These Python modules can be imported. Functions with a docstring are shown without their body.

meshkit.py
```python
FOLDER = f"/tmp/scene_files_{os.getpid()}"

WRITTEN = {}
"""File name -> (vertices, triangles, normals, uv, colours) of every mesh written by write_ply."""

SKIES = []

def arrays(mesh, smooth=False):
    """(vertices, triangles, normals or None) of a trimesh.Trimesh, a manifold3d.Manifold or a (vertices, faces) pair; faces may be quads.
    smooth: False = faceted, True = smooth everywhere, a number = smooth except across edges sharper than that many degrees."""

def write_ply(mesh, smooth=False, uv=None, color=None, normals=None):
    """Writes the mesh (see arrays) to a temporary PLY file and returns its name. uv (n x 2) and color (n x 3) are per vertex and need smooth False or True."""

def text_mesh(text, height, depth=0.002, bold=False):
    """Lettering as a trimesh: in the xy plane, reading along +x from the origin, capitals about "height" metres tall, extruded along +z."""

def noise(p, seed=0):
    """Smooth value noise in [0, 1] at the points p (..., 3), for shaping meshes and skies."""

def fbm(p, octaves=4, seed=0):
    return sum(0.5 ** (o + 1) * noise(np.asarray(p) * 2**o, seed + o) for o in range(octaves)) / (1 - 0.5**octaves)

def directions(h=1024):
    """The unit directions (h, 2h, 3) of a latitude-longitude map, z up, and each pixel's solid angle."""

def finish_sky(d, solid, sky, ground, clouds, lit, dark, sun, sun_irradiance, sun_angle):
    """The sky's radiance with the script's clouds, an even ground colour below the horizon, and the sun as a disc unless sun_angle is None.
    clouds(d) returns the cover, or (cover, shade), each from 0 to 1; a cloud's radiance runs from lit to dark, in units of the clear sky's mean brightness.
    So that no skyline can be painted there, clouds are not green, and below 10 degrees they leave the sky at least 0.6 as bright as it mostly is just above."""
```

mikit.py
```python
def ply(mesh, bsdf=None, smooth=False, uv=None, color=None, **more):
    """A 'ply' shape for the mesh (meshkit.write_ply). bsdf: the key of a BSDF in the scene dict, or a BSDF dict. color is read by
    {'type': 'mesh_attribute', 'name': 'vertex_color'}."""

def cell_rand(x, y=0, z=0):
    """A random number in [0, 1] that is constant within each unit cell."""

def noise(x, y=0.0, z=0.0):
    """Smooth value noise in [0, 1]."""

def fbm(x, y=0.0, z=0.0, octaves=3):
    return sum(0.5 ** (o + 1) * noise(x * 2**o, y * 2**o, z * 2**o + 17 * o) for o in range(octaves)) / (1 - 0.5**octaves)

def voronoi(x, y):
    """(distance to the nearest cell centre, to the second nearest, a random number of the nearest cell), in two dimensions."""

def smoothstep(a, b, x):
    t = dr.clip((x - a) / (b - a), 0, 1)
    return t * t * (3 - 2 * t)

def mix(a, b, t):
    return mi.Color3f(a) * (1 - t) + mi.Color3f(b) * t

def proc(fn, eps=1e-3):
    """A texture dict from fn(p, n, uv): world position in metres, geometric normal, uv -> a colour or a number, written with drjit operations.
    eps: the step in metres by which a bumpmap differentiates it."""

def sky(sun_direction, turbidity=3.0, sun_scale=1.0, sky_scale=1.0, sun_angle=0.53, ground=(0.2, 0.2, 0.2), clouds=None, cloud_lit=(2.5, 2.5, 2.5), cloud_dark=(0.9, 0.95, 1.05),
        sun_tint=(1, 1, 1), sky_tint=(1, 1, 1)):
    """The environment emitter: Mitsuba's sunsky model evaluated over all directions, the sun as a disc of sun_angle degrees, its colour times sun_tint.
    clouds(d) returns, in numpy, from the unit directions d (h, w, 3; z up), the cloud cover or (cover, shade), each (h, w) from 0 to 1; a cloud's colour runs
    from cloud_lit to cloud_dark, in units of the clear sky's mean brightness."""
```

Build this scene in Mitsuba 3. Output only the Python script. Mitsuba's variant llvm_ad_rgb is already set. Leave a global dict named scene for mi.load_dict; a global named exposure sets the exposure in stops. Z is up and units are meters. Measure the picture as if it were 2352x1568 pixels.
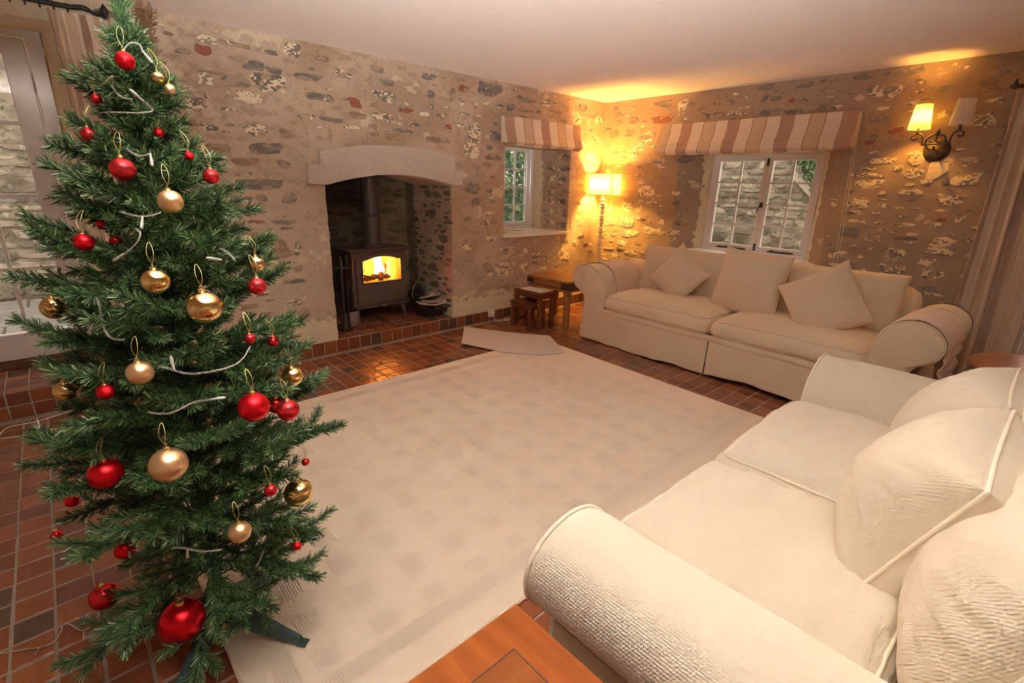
import math, random
import numpy as np, trimesh, manifold3d as m3
import drjit as dr, mitsuba as mi
import mikit, meshkit
from mikit import proc, noise, fbm, voronoi, cell_rand, smoothstep, mix
from shapely.geometry import Polygon

T = mi.ScalarTransform4f
scene, labels = {}, {}
PI = math.pi

# ------------------------------------------------------------------ camera, sky, flash, exposure
CAM_H = 1.42
RIGHT = np.array([0.73927631, -0.67301631, 0.02279438])
DOWN = np.array([-0.18780773, -0.23856795, -0.95279252])
FORWARD = np.array([0.64668292, 0.70009598, -0.30276529])
EYE = np.array([0.0, 0.0, CAM_H])
FOCAL = 1131.0
scene['camera'] = {'type': 'perspective', 'fov': math.degrees(2 * math.atan(1176 / FOCAL)), 'fov_axis': 'x', 'near_clip': 0.05, 'far_clip': 200.0,
                   'to_world': T().look_at(origin=EYE.tolist(), target=(EYE + FORWARD).tolist(), up=(-DOWN).tolist())}


def overcast(d):
    f = meshkit.fbm(d * np.array([3.0, 3.0, 6.0]), 4, seed=3)
    return np.ones(d.shape[:2]) * 0.97, np.clip((f - 0.35) * 1.6, 0, 1) * 0.5


scene['sky'] = mikit.sky((-0.3, -0.5, 0.8), turbidity=6.0, sun_scale=0.0, sky_scale=2.3, clouds=overcast, cloud_lit=(1.55, 1.25, 0.98), cloud_dark=(1.2, 1.0, 0.80), ground=(0.2, 0.2, 0.18))
# the photographer's flash, turned up to the ceiling
scene['flash'] = {'type': 'spot', 'to_world': T().look_at(origin=[-0.08, -0.12, 1.55], target=[0.45, 0.48, 2.37], up=[1, 0, 0]),
                  'intensity': {'type': 'rgb', 'value': [20.6, 19.5, 18.2]}, 'cutoff_angle': 51.0, 'beam_width': 15.0, 'sampling_weight': 14.0}
scene['sky']['sampling_weight'] = 7.0
exposure = 2.5

# ------------------------------------------------------------------ helpers


def number(key):
    if key not in scene and key not in labels:
        return key
    i = 1
    while '%s_%03d' % (key, i) in scene or '%s_%03d' % (key, i) in labels:
        i += 1
    return '%s_%03d' % (key, i)


def thing(name, label, cat, group=None):
    k = number(name)
    labels[k] = {'label': label, 'category': cat}
    if group:
        labels[k]['group'] = group
    return k


def struct(name, label=None):
    labels[name] = {'kind': 'structure'}
    if label:
        labels[name]['label'] = label
    return name


def put(key, shape):
    scene[key] = shape
    return key


def part(parent, name, mesh, bsdf, smooth=False, label=None, kind=None, to_world=None, **kw):
    k = number(parent + '__' + name)
    d = mikit.ply(mesh, bsdf, smooth, **kw)
    if to_world is not None:
        d['to_world'] = to_world
    scene[k] = d
    if label or kind:
        labels[k] = {}
        if label:
            labels[k]['label'] = label
        if kind:
            labels[k]['kind'] = kind
    return k


def share(parent, name, d, to_world=None):
    k = number(parent + '__' + name)
    scene[k] = {**d, **({'to_world': to_world} if to_world is not None else {})}
    return k


def single(name, mesh, bsdf, label, cat, smooth=False, group=None, kind=None, **kw):
    k = thing(name, label, cat, group)
    if kind:
        labels[k]['kind'] = kind
    scene[k] = mikit.ply(mesh, bsdf, smooth, **kw)
    return k


def cat(*ms):
    ms = [m for m in ms if m is not None]
    V, F, n = [], [], 0
    for m in ms:
        if isinstance(m, tuple):
            v, f = np.asarray(m[0], float), np.asarray(m[1])
            if f.shape[1] == 4:
                f = np.vstack([f[:, [0, 1, 2]], f[:, [0, 2, 3]]])
        else:
            v, f = np.asarray(m.vertices), np.asarray(m.faces)
        V.append(v)
        F.append(f + n)
        n += len(v)
    return np.vstack(V), np.vstack(F)


def move(m, M=None, t=None):
    v, f = (m if isinstance(m, tuple) else (np.asarray(m.vertices), np.asarray(m.faces)))
    v = np.asarray(v, float)
    if M is not None:
        v = v @ np.asarray(M).T
    if t is not None:
        v = v + np.asarray(t)
    return v, f


def rotz(a):
    c, s = math.cos(a), math.sin(a)
    return np.array([[c, -s, 0], [s, c, 0], [0, 0, 1.0]])


def rotx(a):
    c, s = math.cos(a), math.sin(a)
    return np.array([[1.0, 0, 0], [0, c, -s], [0, s, c]])


def roty(a):
    c, s = math.cos(a), math.sin(a)
    return np.array([[c, 0, s], [0, 1.0, 0], [-s, 0, c]])


def box(x0, x1, y0, y1, z0, z1, b=0.004):
    """A box with chamfered edges."""
    b = min(b, 0.45 * min(x1 - x0, y1 - y0, z1 - z0))
    pts = []
    for x in (0, 1):
        for y in (0, 1):
            for z in (0, 1):
                for k in range(3):
                    p = [x0 if x == 0 else x1, y0 if y == 0 else y1, z0 if z == 0 else z1]
                    for j, s in enumerate((x, y, z)):
                        if j != k:
                            p[j] += b if s == 0 else -b
                    pts.append(p)
    h = trimesh.convex.convex_hull(np.array(pts))
    return np.asarray(h.vertices), np.asarray(h.faces)


def hull(pts):
    h = trimesh.convex.convex_hull(np.array(pts, float))
    return np.asarray(h.vertices), np.asarray(h.faces)


def tube(pts, r, sides=8, closed=False, caps=True):
    p = np.asarray(pts, float)
    n = len(p)
    r = np.broadcast_to(r, (n,))
    if closed:
        t = np.roll(p, -1, 0) - np.roll(p, 1, 0)
    else:
        t = np.gradient(p, axis=0)
    t /= np.linalg.norm(t, axis=1, keepdims=True) + 1e-12
    a = np.zeros_like(p)
    ref = np.array([0, 0, 1.0]) if abs(t[0, 2]) < 0.8 else np.array([1.0, 0, 0])
    prev = np.cross(t[0], ref)
    for i in range(n):
        prev = prev - t[i] * (prev @ t[i])
        prev /= np.linalg.norm(prev) + 1e-12
        a[i] = prev
    b = np.cross(t, a)
    ang = np.arange(sides) * 2 * PI / sides
    v = p[:, None] + r[:, None, None] * (np.cos(ang)[None, :, None] * a[:, None] + np.sin(ang)[None, :, None] * b[:, None])
    m = n if closed else n - 1
    i, j = np.meshgrid(np.arange(m), np.arange(sides), indexing='ij')
    i2 = (i + 1) % n
    j2 = (j + 1) % sides
    q = np.stack([i * sides + j, i * sides + j2, i2 * sides + j2, i2 * sides + j], -1).reshape(-1, 4)
    f = np.vstack([q[:, [0, 2, 1]], q[:, [0, 3, 2]]])
    v = v.reshape(-1, 3)
    if caps and not closed:
        v = np.vstack([v, p[:1], p[-1:]])
        k = np.arange(sides)
        f = np.vstack([f, np.stack([np.full(sides, n * sides), k, (k + 1) % sides], 1), np.stack([np.full(sides, n * sides + 1), (n - 1) * sides + (k + 1) % sides, (n - 1) * sides + k], 1)])
    return v, f[:, ::-1]


def spline(pts, n=40, closed=False):
    from scipy.interpolate import CubicSpline
    p = np.asarray(pts, float)
    if closed:
        p = np.vstack([p, p[:1]])
    s = np.concatenate([[0], np.cumsum(np.linalg.norm(np.diff(p, axis=0), axis=1) ** 0.7 + 1e-9)])
    c = CubicSpline(s, p, bc_type='periodic' if closed else 'natural')
    return c(np.linspace(0, s[-1], n + (1 if closed else 0)))[:n]


def lathe(prof, sides=32, axis=(0, 0, 0)):
    """prof: (r, z) from bottom to top."""
    prof = np.asarray(prof, float)
    n = len(prof)
    ang = np.arange(sides) * 2 * PI / sides
    v = np.stack([prof[:, None, 0] * np.cos(ang), prof[:, None, 0] * np.sin(ang), np.broadcast_to(prof[:, None, 1], (n, sides))], -1).reshape(-1, 3) + np.asarray(axis)
    i, j = np.meshgrid(np.arange(n - 1), np.arange(sides), indexing='ij')
    j2 = (j + 1) % sides
    q = np.stack([i * sides + j, i * sides + j2, (i + 1) * sides + j2, (i + 1) * sides + j], -1).reshape(-1, 4)
    return v, np.vstack([q[:, [0, 1, 2]], q[:, [0, 2, 3]]])


def extrude(poly, h):
    m = trimesh.creation.extrude_polygon(Polygon(poly), h, engine='earcut')
    return np.asarray(m.vertices), np.asarray(m.faces)


def prism_xz(poly, y0, y1):
    """An outline in (x, z) extruded from y0 to y1."""
    v, f = extrude(poly, y1 - y0)
    return np.stack([v[:, 0], y1 - v[:, 2], v[:, 1]], 1), f


def grid(f, us, vs, closed_u=False):
    """A surface f(u, v) -> (.., 3) sampled on a grid: vertices, quads, uv."""
    U, V = np.meshgrid(us, vs, indexing='ij')
    p = f(U, V)
    n, m = U.shape
    i, j = np.meshgrid(np.arange(n if closed_u else n - 1), np.arange(m - 1), indexing='ij')
    i2 = (i + 1) % n
    q = np.stack([i * m + j, i2 * m + j, i2 * m + j + 1, i * m + j + 1], -1).reshape(-1, 4)
    return p.reshape(-1, 3), np.vstack([q[:, [0, 1, 2]], q[:, [0, 2, 3]]]), np.stack([U.ravel(), V.ravel()], 1)


def normals(v, f):
    n = np.zeros_like(v)
    c = np.cross(v[f[:, 1]] - v[f[:, 0]], v[f[:, 2]] - v[f[:, 0]])
    for k in range(3):
        np.add.at(n, f[:, k], c)
    return n / (np.linalg.norm(n, axis=1, keepdims=True) + 1e-12)


def thicken(v, f, uv, t):
    """A sheet given a thickness t to both sides, closed round its edge."""
    n = normals(v, f)
    N = len(v)
    e = np.vstack([f[:, [0, 1]], f[:, [1, 2]], f[:, [2, 0]]])
    code = e[:, 0].astype(np.int64) * N + e[:, 1]
    back = e[:, 1].astype(np.int64) * N + e[:, 0]
    rim = e[~np.isin(code, back)]
    side = np.vstack([np.stack([rim[:, 0], rim[:, 0] + N, rim[:, 1] + N], 1), np.stack([rim[:, 0], rim[:, 1] + N, rim[:, 1]], 1)])
    return np.vstack([v + n * t / 2, v - n * t / 2]), np.vstack([f, f[:, ::-1] + N, side]), np.vstack([uv, uv])


def rbox(w, d, h, r, n=16):
    """A rounded box as a fine grid, centred; returns vertices, faces and the unit-cube coordinates."""
    vs, fs, cs = [], [], []
    g = np.linspace(-1, 1, n + 1)
    k = 0
    for ax in range(3):
        for s in (-1, 1):
            A, B = np.meshgrid(g, g, indexing='ij')
            p = np.zeros((n + 1, n + 1, 3))
            p[..., ax] = s
            p[..., (ax + 1) % 3] = A
            p[..., (ax + 2) % 3] = B
            i, j = np.meshgrid(np.arange(n), np.arange(n), indexing='ij')
            q = np.stack([i * (n + 1) + j, (i + 1) * (n + 1) + j, (i + 1) * (n + 1) + j + 1, i * (n + 1) + j + 1], -1).reshape(-1, 4)
            if s < 0:
                q = q[:, ::-1]
            vs.append(p.reshape(-1, 3))
            fs.append(q + k)
            k += (n + 1) ** 2
    c = np.vstack(vs)
    q = np.vstack(fs)
    f = np.vstack([q[:, [0, 1, 2]], q[:, [0, 2, 3]]])
    # merge shared edges so that normals are smooth
    key = np.round(c * 1e5).astype(np.int64)
    _, first, inv = np.unique(key, axis=0, return_index=True, return_inverse=True)
    c = c[first]
    f = inv.ravel()[f]
    half = np.array([w, d, h]) / 2
    p = c * half
    core = np.clip(p, -(half - r), half - r)
    dd = p - core
    L = np.linalg.norm(dd, axis=1, keepdims=True)
    p = np.where(L > 1e-9, core + dd / np.maximum(L, 1e-9) * np.minimum(L, r), p)
    return p, f, c


def fnoise(p, s, seed=0, o=3):
    return meshkit.fbm(np.asarray(p) * s, o, seed) - 0.5


# ------------------------------------------------------------------ materials
def plain(name, rgb, rough=0.6, spec=0.3, metal=0.0, **kw):
    scene[name] = {'type': 'twosided', 'bsdf': {'type': 'principled', 'base_color': {'type': 'rgb', 'value': list(rgb)}, 'roughness': rough, 'specular': spec, 'metallic': metal, **kw}}
    return name


def painted(name, fn, rough=0.7, spec=0.2, bump=None, bscale=1.0, eps=1e-3, **kw):
    b = {'type': 'principled', 'base_color': proc(fn), 'roughness': rough, 'specular': spec, **kw}
    if bump is not None:
        b = {'type': 'bumpmap', 'tex': proc(bump, eps=eps), 'scale': bscale, 'bsdf': b}
    scene[name] = {'type': 'twosided', 'bsdf': b}
    return name


YF, XW, HC = 4.004, 5.112, 2.3686


def mortar_fn(p, n, uv):
    a = fbm(p.x * 3, p.y * 3, p.z * 3, 4)
    g = fbm(p.x * 22, p.y * 22, p.z * 22, 3)
    fine = noise(p.x * 160, p.y * 160, p.z * 160)
    c = mix((0.375, 0.275, 0.20), (0.49, 0.385, 0.295), smoothstep(0.3, 0.7, a))
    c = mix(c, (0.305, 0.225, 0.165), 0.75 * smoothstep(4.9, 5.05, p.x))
    c = mix(c, (0.27, 0.20, 0.14), 0.55 * smoothstep(0.55, 0.75, g))
    # paler lime smeared over the left of the fireplace wall
    pale = smoothstep(1.75, 1.2, p.x + 0.5 * (a - 0.5)) * smoothstep(2.2, 1.2, p.z + 0.8 * (g - 0.5)) * smoothstep(3.8, 3.9, p.y)
    c = mix(c, (0.60, 0.50, 0.40), 0.7 * pale)
    # cream limewash left along the foot of the wall, round the window frames and in patches
    foot = smoothstep(0.34, 0.27, p.z + 0.20 * (g - 0.5) + 0.10 * (a - 0.5)) * smoothstep(3.0, 3.2, p.y)
    rv = dr.maximum(smoothstep(4.40, 4.43, p.y + 0.14 * (g - 0.5)) * smoothstep(3.2, 3.3, dr.abs(p.x - 2.2) + 2.0), smoothstep(5.365, 5.375, p.x + 0.12 * (g - 0.5)))
    patch = smoothstep(0.66, 0.69, 0.65 * fbm(p.x * 5 + 9, p.y * 5, p.z * 6, 3) + 0.35 * g)
    top = smoothstep(0.95, 0.60, p.x + 0.5 * (g - 0.5)) * smoothstep(1.6, 1.75, p.z + 0.3 * (a - 0.5)) * smoothstep(3.8, 3.9, p.y)
    door = smoothstep(0.30, 0.26, p.x + 0.03 * (g - 0.5))
    w = dr.minimum(1.0, foot + rv + 0.6 * patch + 0.55 * top + door)
    c = mix(c, (0.68, 0.59, 0.44), w)
    return c * (0.86 + 0.28 * fine)


def mortar_bump(p, n, uv):
    return fbm(p.x * 60, p.y * 60, p.z * 60, 3)


painted('mortar', mortar_fn, 0.95, 0.1, mortar_bump, 0.004, 2e-3)


def stone_mat(name, base, alt, cream, lo, hi):
    def fn(p, n, uv):
        a = fbm(p.x * 14, p.y * 14, p.z * 30, 3)
        c = mix(base, alt, smoothstep(0.35, 0.65, a))
        fl = 0.6 * fbm(p.x * 24 + 5, p.y * 24, p.z * 28, 3) + 0.4 * noise(p.x * 70, p.y * 70, p.z * 80)
        c = mix(c, cream, smoothstep(lo, hi, fl))
        lap = smoothstep(0.54, 0.60, fbm(p.x * 13 + 2, p.y * 13, p.z * 17, 3))
        c = mix(c, (0.38, 0.285, 0.205), 0.8 * lap * (0.0 if name in ('stone_pale', 'stone_cream') else 1.0))
        return c * (0.85 + 0.3 * noise(p.x * 200, p.y * 200, p.z * 200))
    return painted(name, fn, 0.85, 0.25, mortar_bump, 0.004, 2e-3)


CREAM = (0.70, 0.60, 0.44)
stone_mat('stone_dark', (0.155, 0.135, 0.12), (0.235, 0.205, 0.175), CREAM, 0.72, 0.74)
stone_mat('stone_brown', (0.25, 0.175, 0.12), (0.33, 0.25, 0.18), CREAM, 0.72, 0.74)
stone_mat('stone_red', (0.28, 0.10, 0.065), (0.22, 0.11, 0.08), CREAM, 0.68, 0.70)
stone_mat('stone_flaked', (0.15, 0.13, 0.11), (0.23, 0.19, 0.15), CREAM, 0.505, 0.52)
stone_mat('stone_cream', (0.20, 0.16, 0.12), (0.30, 0.24, 0.18), CREAM, 0.45, 0.465)
stone_mat('stone_pale', (0.62, 0.54, 0.42), (0.68, 0.60, 0.47), CREAM, 0.6, 0.7)


def soot_fn(p, n, uv):
    a = fbm(p.x * 6, p.y * 6, p.z * 6, 3)
    left = smoothstep(2.75, 2.2, p.x + 0.5 * (a - 0.5))
    c = mix((0.30, 0.24, 0.155), (0.17, 0.135, 0.09), a)
    return mix(c, (0.035, 0.028, 0.024), 0.75 * left + 0.2 * smoothstep(1.0, 1.4, p.z))


def soot_stone(p, n, uv):
    a = fbm(p.x * 12, p.y * 12, p.z * 20, 3)
    left = smoothstep(2.75, 2.2, p.x + 0.3 * (a - 0.5))
    c = mix((0.10, 0.085, 0.06), (0.19, 0.15, 0.09), a)
    return mix(c, (0.03, 0.025, 0.022), 0.8 * left)


painted('soot_mortar', soot_fn, 0.95, 0.1, mortar_bump, 0.004, 2e-3)
painted('soot_stone', soot_stone, 0.85, 0.2, mortar_bump, 0.004, 2e-3)


def ceiling_fn(p, n, uv):
    return mix((0.73, 0.68, 0.64), (0.76, 0.71, 0.67), fbm(p.x * 1.5, p.y * 1.5, 0.0, 3))


painted('ceiling_paint', ceiling_fn, 0.95, 0.05)
plain('cream_wall', (0.70, 0.62, 0.52), 0.95, 0.05)


def lime_fn(p, n, uv):
    return mix((0.47, 0.405, 0.35), (0.53, 0.465, 0.405), fbm(p.x * 7, p.y * 7, p.z * 7, 3)) * (0.93 + 0.14 * noise(p.x * 90, p.y * 90, p.z * 90))


painted('limewash', lime_fn, 0.95, 0.05, mortar_bump, 0.002, 2e-3)

TILES = []
for i, (a, b) in enumerate([((0.194, 0.057, 0.022), (0.162, 0.046, 0.019)), ((0.162, 0.044, 0.018), (0.135, 0.035, 0.017)), ((0.226, 0.073, 0.027), (0.189, 0.057, 0.022)),
                            ((0.135, 0.041, 0.020), (0.103, 0.032, 0.018)), ((0.081, 0.041, 0.024), (0.059, 0.034, 0.022)), ((0.178, 0.054, 0.024), (0.118, 0.038, 0.019))]):
    def tile_fn(p, n, uv, a=a, b=b):
        return mix(a, b, fbm(p.x * 16, p.y * 16, p.z * 16, 3)) * (0.9 + 0.2 * noise(p.x * 240, p.y * 240, p.z * 240))

    def tile_bump(p, n, uv):
        return fbm(p.x * 25, p.y * 25, p.z * 25, 2)
    TILES.append(painted('quarry_tile_%d' % i, tile_fn, 0.30, 0.45, tile_bump, 0.0035, 2e-3))


def grout_fn(p, n, uv):
    return mix((0.20, 0.16, 0.125), (0.29, 0.235, 0.185), fbm(p.x * 9, p.y * 9, p.z * 9, 3))


painted('grout', grout_fn, 0.95, 0.1)


def fabric(name, base, alt, bump=0.0016, freq=900.0):
    def fn(p, n, uv):
        a = fbm(p.x * 2.2, p.y * 2.2, p.z * 2.2, 3)
        return mix(base, alt, smoothstep(0.35, 0.7, a)) * (0.97 + 0.06 * noise(p.x * 700, p.y * 700, p.z * 700))

    def bp(p, n, uv):
        return 0.12 * (dr.sin((p.x + p.z * 0.6) * freq) + dr.sin((p.y + p.z * 0.6) * freq)) + 0.9 * fbm(p.x * 9, p.y * 9, p.z * 9, 3)
    return painted(name, fn, 0.95, 0.06, bp, bump, 1e-3)


fabric('cream_cotton', (0.715, 0.64, 0.52), (0.685, 0.605, 0.48), 0.0045)
fabric('beige_cotton', (0.70, 0.585, 0.435), (0.665, 0.545, 0.395), 0.0030)
fabric('cushion_cotton', (0.68, 0.56, 0.425), (0.65, 0.525, 0.39), 0.0030)
fabric('throw_wool', (0.66, 0.52, 0.42), (0.62, 0.485, 0.385), 0.0030, 500.0)
plain('piping_cotton', (0.84, 0.765, 0.63), 0.9, 0.1)
plain('piping_beige', (0.70, 0.555, 0.415), 0.9, 0.1)
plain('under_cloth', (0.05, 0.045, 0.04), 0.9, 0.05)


def wood(name, a, b, rough=0.28, axis='y', k=1.0, coat=0.5):
    def fn(p, n, uv):
        q = {'x': (p.y, p.z, p.x), 'y': (p.x, p.z, p.y), 'z': (p.x, p.y, p.z)}[axis]
        w = fbm(q[0] * 7 * k, q[1] * 7 * k, q[2] * 1.6 * k, 3)
        r = 0.5 + 0.5 * dr.sin(90 * k * (q[0] + q[1] + 0.35 * w))
        f = fbm(q[0] * 120, q[1] * 120, q[2] * 6, 2)
        return mix(a, b, dr.clip(0.45 * r + 0.55 * f + 0.5 * (w - 0.5), 0, 1))
    return painted(name, fn, rough, 0.14, clearcoat=coat, clearcoat_gloss=0.85)


wood('yew_wood', (0.20, 0.060, 0.012), (0.125, 0.034, 0.008), 0.34, 'x', 0.6, 0.0)
wood('yew_dark', (0.25, 0.066, 0.011), (0.16, 0.038, 0.007), 0.34, 'y', 0.8, 0.0)
wood('mahogany', (0.125, 0.038, 0.017), (0.075, 0.022, 0.011), 0.3, 'y')
wood('mahogany_leg', (0.15, 0.048, 0.020), (0.085, 0.026, 0.012), 0.3, 'z')
wood('honey_wood', (0.34, 0.145, 0.045), (0.24, 0.095, 0.030), 0.25, 'y', 0.7)
wood('round_wood', (0.36, 0.135, 0.052), (0.26, 0.09, 0.035), 0.25, 'x', 0.4)
wood('threshold_wood', (0.10, 0.045, 0.022), (0.06, 0.028, 0.014), 0.5, 'x')
plain('inlay_line', (0.035, 0.012, 0.006), 0.3, 0.4)
plain('white_gloss', (0.88, 0.87, 0.87), 0.16, 0.5, clearcoat=0.5)
plain('white_paint', (0.88, 0.87, 0.87), 0.3, 0.5)
plain('white_plastic', (0.80, 0.77, 0.70), 0.35, 0.5)
plain('iron', (0.022, 0.019, 0.017), 0.45, 0.4)
plain('stove_iron', (0.075, 0.052, 0.046), 0.42, 0.45)
plain('flue_iron', (0.060, 0.052, 0.050), 0.40, 0.45)
plain('steel', (0.32, 0.31, 0.31), 0.35, 0.5, 1.0)
plain('scuttle_black', (0.016, 0.014, 0.013), 0.35, 0.5)
plain('brass', (0.30, 0.22, 0.10), 0.35, 0.5, 1.0)
plain('stand_green', (0.012, 0.034, 0.030), 0.45, 0.4)
scene['pane_glass'] = {'type': 'thindielectric', 'int_ior': 1.5}
plain('red_matte', (0.55, 0.008, 0.016), 0.30, 0.5, 0.85)
plain('red_shiny', (0.58, 0.006, 0.012), 0.06, 0.6, 0.9, clearcoat=1.0)
plain('gold_matte', (0.84, 0.56, 0.30), 0.33, 0.5, 0.9)
plain('gold_shiny', (0.86, 0.62, 0.28), 0.045, 0.5, 1.0)
plain('gold_cap', (0.84, 0.62, 0.26), 0.18, 0.5, 1.0)
plain('gold_thread', (0.62, 0.46, 0.18), 0.35, 0.5, 0.7)


def glit(p, n, uv):
    return cell_rand(p.x * 900, p.y * 900, p.z * 900)


scene['red_glitter'] = {'type': 'twosided', 'bsdf': {'type': 'bumpmap', 'tex': proc(glit, eps=6e-4), 'scale': 0.0006,
                        'bsdf': {'type': 'principled', 'base_color': {'type': 'rgb', 'value': [0.62, 0.012, 0.02]}, 'roughness': 0.22, 'metallic': 0.9}}}
scene['needles'] = {'type': 'twosided', 'bsdf': {'type': 'principled', 'base_color': {'type': 'mesh_attribute', 'name': 'vertex_color'}, 'roughness': 0.36, 'specular': 0.55}}
scene['wire_plastic'] = {'type': 'principled', 'base_color': {'type': 'rgb', 'value': [0.40, 0.40, 0.37]}, 'roughness': 0.12, 'specular': 0.7, 'clearcoat': 1.0}
plain('cable_white', (0.72, 0.70, 0.66), 0.4, 0.4)


def stripe_fn(p, n, uv):
    """Roman blind: bands one unit wide in uv.x: 0 mauve, 1 cream, 2 tan, 3 cream, with brown pin lines beside the tan."""
    x = uv.x / 4
    k = (x - dr.floor(x)) * 4
    c = dr.select(k < 1, mi.Color3f(0.40, 0.255, 0.195), dr.select((k >= 2) & (k < 3), mi.Color3f(0.555, 0.415, 0.29), mi.Color3f(0.70, 0.58, 0.47)))
    line = (dr.abs(k - 2) < 0.035) | (dr.abs(k - 3) < 0.035)
    c = dr.select(line, mi.Color3f(0.36, 0.215, 0.11), c)
    return c * (0.95 + 0.1 * noise(p.x * 600, p.y * 600, p.z * 600))


painted('blind_cloth', stripe_fn, 0.95, 0.05)


def curtain_fn(p, n, uv):
    x = uv.x / 0.52
    k = (x - dr.floor(x)) * 4
    c = dr.select(k < 1, mi.Color3f(0.47, 0.35, 0.275), dr.select((k >= 2) & (k < 3), mi.Color3f(0.63, 0.50, 0.375), mi.Color3f(0.74, 0.63, 0.52)))
    return c * (0.95 + 0.1 * noise(p.x * 600, p.y * 600, p.z * 600))


painted('curtain_cloth', curtain_fn, 0.95, 0.05)
plain('lining_cloth', (0.78, 0.73, 0.66), 0.95, 0.05)


def rug_fn(p, n, uv):
    a = fbm(p.x * 3, p.y * 3, 0.0, 3)
    c = mix((0.79, 0.685, 0.555), (0.76, 0.65, 0.52), smoothstep(0.3, 0.75, a))
    st = smoothstep(0.60, 0.72, fbm(p.x * 6 + 4, p.y * 6, 3.0, 3))
    c = mix(c, (0.62, 0.485, 0.35), 0.16 * st)
    h = rug_relief(p)
    return c * (0.89 + 0.11 * h)


def rug_relief(p):
    """1 = top of the pile, 0 = the grooves of the ribbed squares and of the border bands."""
    kx, ky = (p.x - 0.339) / 0.1975, (p.y - 1.343) / 0.1835
    fx, fy = (kx - dr.floor(kx)) * 0.1975, (ky - dr.floor(ky)) * 0.1835
    inside = (p.x > 0.32) & (p.x < 3.05) & (p.y > 1.19) & (p.y < 2.98)
    sq = inside & (fx < 0.086) & (fy < 0.102)
    left = (p.x > 0.235) & (p.x < 0.298)
    near = (p.y > 1.095) & (p.y < 1.16) & (p.x > 0.32)
    far = (p.y > 3.00) & (p.y < 3.065) & (p.x > 0.32)
    rib = 0.5 + 0.5 * dr.cos(p.x * (2 * PI / 0.0092))
    weave = 0.72 + 0.28 * noise(p.x * 170, p.y * 240)
    return dr.select(sq | left | near | far, 0.1 + 0.9 * rib, weave)


def rug_bump(p, n, uv):
    return rug_relief(p)


painted('rug_wool', rug_fn, 0.97, 0.05, rug_bump, 0.004, 7e-4)
plain('rug_edge', (0.72, 0.62, 0.50), 0.95, 0.05)
plain('card', (0.56, 0.52, 0.475), 0.9, 0.1)


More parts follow.
